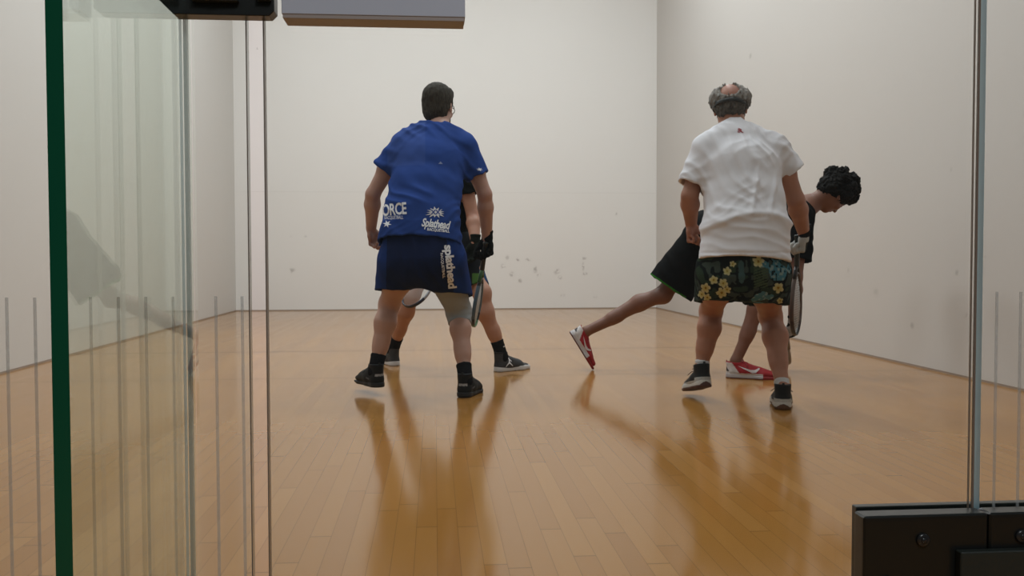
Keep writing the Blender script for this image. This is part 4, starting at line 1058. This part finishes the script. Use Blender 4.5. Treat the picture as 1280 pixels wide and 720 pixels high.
    for an, d, kn, ht, pt in ((anL, dL, knL, .040, -.22), (anR, dR, knR, 0.0, 0.0)):
        heel = heel_of(an, d, pt)
        shoe('white', heel, d, o, pitch=pt, size=1.06, label='black and white court shoe')
        sock(an, kn - an, .038, (.55, .54, .54), o, .030, 'white ankle sock', -.008)
    g1, _ = hand_prims(wrR, fR, tR, 'R', (.95, 1.1, .8), grow=.0075, cuff=1)
    def paint(p):
        q = p - wrR; fv = nrm(fR); a = q @ fv; n = noise3(p, .035, 6)
        c = np.tile((.42, .42, .40), (len(p), 1)); c[a < .012] = (.014, .014, .015); tv = nrm(np.array(tR) - fv * (np.array(tR) @ fv)); b_ = q @ tv
        c[(a > .03) & (np.abs(a - .075) < .032 + n * .02) & (np.abs(q[:, 0] - .020) < .022)] = (.020, .024, .022)
        return c
    gl = sdf_obj('glove', g1, .0034, M_cloth, o, None, paint); gl['label'] = 'white and black right glove with black wristband'
    fdir = nrm(fR); palm = wrR + fdir * .085 + n2 * .030
    racket('pale racket hanging from the gloved hand of the person in white', palm, P(994, 430, 3.66) - palm, (.58, .81, .05), [(.045, .028, .022), (.10, .065, .05), (.02, .018, .016)], length=.54, strap_to=wrR + V(-.02, -.02, -.02))
    return o

# ------------------------------------------------------------------ 4: player lunging to the right
def player_lunge():
    hipL, hipR = P(888, 292, 4.86), P(905, 298, 4.68)
    knL, knR = P(829, 368, 4.93), P(962, 358, 4.50)
    pL = -1.02; dL = V(.97, -.10, 0)
    _f = nrm(nrm(dL) * math.cos(pL) + UPZ * math.sin(pL)); _u = nrm(UPZ * math.cos(pL) - nrm(dL) * math.sin(pL))
    toe = P(740, 461, 4.97); toe[2] = .012; anL = toe - _f * .285 + _f * .055 + _u * .098; anR = V(1.645, 4.490, .105)
    pel, chest, nb = P(898, 283, 4.77), P(970, 272, 4.68), P(1008, 258, 4.63)
    shL, shR = P(992, 262, 4.80), P(1001, 274, 4.47)
    elL, elR = P(960, 312, 4.92), P(995, 346, 4.40)
    wrL, wrR = P(925, 325, 4.86), P(991, 404, 4.46)
    hc = P(1043, 243, 4.60)
    lat = nrm(shR - shL)
    pr = [cone(pel, (.14, .11), mid(pel, chest, .5), (.12, .10), lat, .05), cone(mid(pel, chest, .4), (.12, .10), chest, (.14, .10), lat, .05), cone(chest, (.14, .10), mid(chest, nb, .6), (.12, .085), lat, .05)]
    fd = nrm(V(.42, .36, -.80)); ud = nrm(V(.84, .05, .50))
    hp, hd = head_prims(hc, fd, ud); pr += hp
    c, r, f, u = hd; L = lambda x, y, z: c + r * x + f * y + u * z
    pr += [cone(mid(chest, nb, .6), .06, nb, .055, lat, .05), cone(nb, .056, L(0, -.03, -.06), .052, lat, .03), cone(nb, .05, shL, .050, lat, .05), cone(nb, .05, shR, .050, lat, .05)]
    pr += limb_arm(shL, elL, wrL) + limb_arm(shR, elR, wrR, fat=1.0) + limb_leg(hipL, knL, anL, (-.3, 0, 1), .95, 1.0) + limb_leg(hipR, knR, anR, (-1, .2, .2), .95, 1.0)
    dR = V(.90, -.42, 0)
    pr += foot_prims(anL, dL, pL) + foot_prims(anR, dR)
    h1, _ = hand_prims(wrL, (-.6, -.1, -.7), (0, .9, 0), 'L', (.6, .7, .5)); pr += h1
    fR, tR = (.10, .35, -.93), (.75, .45, -.10)
    h2, n2 = hand_prims(wrR, fR, tR, 'R', (.95, 1.1, .8)); pr += h2
    o = person(pr, body_paint((.19, .085, .055), hd), 'person with curly black hair in black clothes lunging low behind the one in white')
    rs = random.Random(3); hp = [ball(L(0, -.030, .048), (.112, .126, .098), r, f, .02), ball(L(0, -.070, -.015), (.085, .062, .075), r, f, .03), ball(L(0, .055, .095), (.085, .060, .050), r, f, .03)]
    for i in range(46):
        a, b_ = rs.uniform(0, 6.28), rs.uniform(-.35, 1.0)
        hp.append(ball(L(.108 * math.cos(a) * math.sqrt(1 - b_ * b_ * .8), -.030 + .122 * math.sin(a) * math.sqrt(1 - b_ * b_ * .8), .045 + .098 * b_), rs.uniform(.018, .028), k=.012))
    hp += [ball(L(0, .135, -.045), (.12, .085, .115), r, f, .01, sub=True), ball(L(0, .06, -.12), (.10, .08, .06), r, f, .01, sub=True)]
    hair_obj('hair', hd, hp, (.010, .009, .008), o, 'thick curly black hair', .009, .013, .0042, 1.0)
    # shirt hangs from the bent back
    ax = nrm(nb - pel)
    a0, a1, a2, a3 = P(880, 287, 4.78), P(925, 282, 4.75), P(965, 277, 4.69), P(1000, 266, 4.64)
    sp = over(pr) + [cone(a0, (.165, .125), a1, (.165, .14), lat, .04, flat_a=True), cone(a1, (.165, .14), a2, (.17, .14), lat, .04), cone(a2, (.17, .14), a3, (.15, .085), lat, .04),
          cone(a3, .075, mid(shL, a3, .2), .072, lat, .04), cone(a3, .075, mid(shR, a3, .2), .078, lat, .04), cone(mid(chest, nb, .7), .070, nb + ax * .012, .066, lat, .02, flat_b=True),
          cone(nb - ax * .01, .05, nb + ax * .03, .064, lat, .004, sub=True)]
    cR, cL = mid(shR, elR, .72), mid(shL, elL, .65)
    sp += [cone(shR + V(.0, 0, -.01), .078, cR, (.086, .078), (1, 0, 0), .04, flat_b=True), cone(shL, .072, cL, .075, (1, 0, 0), .04, flat_b=True), cone(mid(shR, elR, .60), .066, mid(shR, elR, .8), (.080, .072), (1, 0, 0), .004, sub=True)]
    s = sdf_obj('shirt', sp, .0062, M_cloth, o, wrinkle(.006, .07, (.3, .1, .8), 8), (.007, .007, .007)); s['label'] = 'loose black short sleeved shirt'
    # shorts
    L0, L1 = P(885, 292, 4.84), P(838, 360, 4.90)
    R0, R1 = P(905, 298, 4.68), P(940, 328, 4.58)
    sp = [cone(P(885, 288, 4.78), (.165, .135), P(902, 288, 4.76), (.16, .135), lat, .04), cone(L0, (.135, .13), L1, (.165, .125), (.75, 0, -.65), .05, flat_b=True), cone(R0, (.13, .13), R1, (.115, .13), (.7, 0, .7), .05, flat_b=True),
          cone(mid(L0, L1, .8), (.145, .105), L1 + nrm(L1 - L0) * .03, (.153, .113), (.75, 0, -.65), .004, sub=True), cone(mid(R0, R1, .8), (.115, .12), R1 + nrm(R1 - R0) * .03, (.123, .128), (.7, 0, .7), .004, sub=True)]
    ld = nrm(L1 - L0); rd = nrm(R1 - R0)
    def paint(p):
        c = np.tile((.007, .007, .007), (len(p), 1)); t = (p - L1) @ ld; x = (p - L1) @ nrm(V(.75, 0, -.65))
        c[(t > -.011) & (x < .10) & (np.linalg.norm(p - L1, axis=1) < .20)] = (.035, .17, .02)
        t = (p - R1) @ rd; c[(t > -.010) & (np.linalg.norm(p - R1, axis=1) < .18)] = (.035, .17, .02)
        return c
    s = sdf_obj('shorts', sp, .0055, M_satin, o, wrinkle(.006, .09, (.8, .1, .5), 12), paint); s['label'] = 'long black shorts with green hem'
    sw = [(-1.05 * a_, b_ * 1.15) for a_, b_ in [(-.060, .020), (-.052, .004), (-.036, -.010), (-.018, -.012), (.055, .018), (-.010, .002), (-.030, .002), (-.044, .008)]]
    M_sw = mat_basic('pale_print', (.55, .50, .50), .6)
    hl = heel_of(anL, dL, pL)
    so, M, sl = shoe('red', hl, dL, o, pitch=pL, label='red and white court shoe pushed up on its toe'); on_shoe(so, M, 'swoosh', M_sw, sw, 1, .12, .046)
    so, M, sl = shoe('red', V(anR[0], anR[1], 0) - nrm(dR) * .058, dR, o, size=1.14, label='red and white court shoe flat on the floor'); on_shoe(so, M, 'swoosh', M_sw, [(x, y * 1.05) for x, y in sw], 1, .125, .048)
    g1, _ = hand_prims(wrR, fR, tR, 'R', (.95, 1.1, .8), grow=.0035, cuff=1)
    gl = sdf_obj('glove', g1, .0038, M_cloth, o, None, lambda p: np.where((noise3(p, .03, 4) > .05)[:, None], np.array((.30, .30, .30)), np.array((.014, .014, .014)))); gl['label'] = 'black and pale grey glove'
    palm = wrR + nrm(fR) * .080 + n2 * .030
    racket('grey racket reaching towards the floor beside the lunging person', palm, V(palm[0] + .16, palm[1] + .50, .035) - palm, (-.25, .05, .95), [(.30, .27, .24), (.34, .30, .27), (.25, .22, .2)], length=.50, off=.06)
    return o

player_white(); player_lunge(); player_blue(); player_behind()
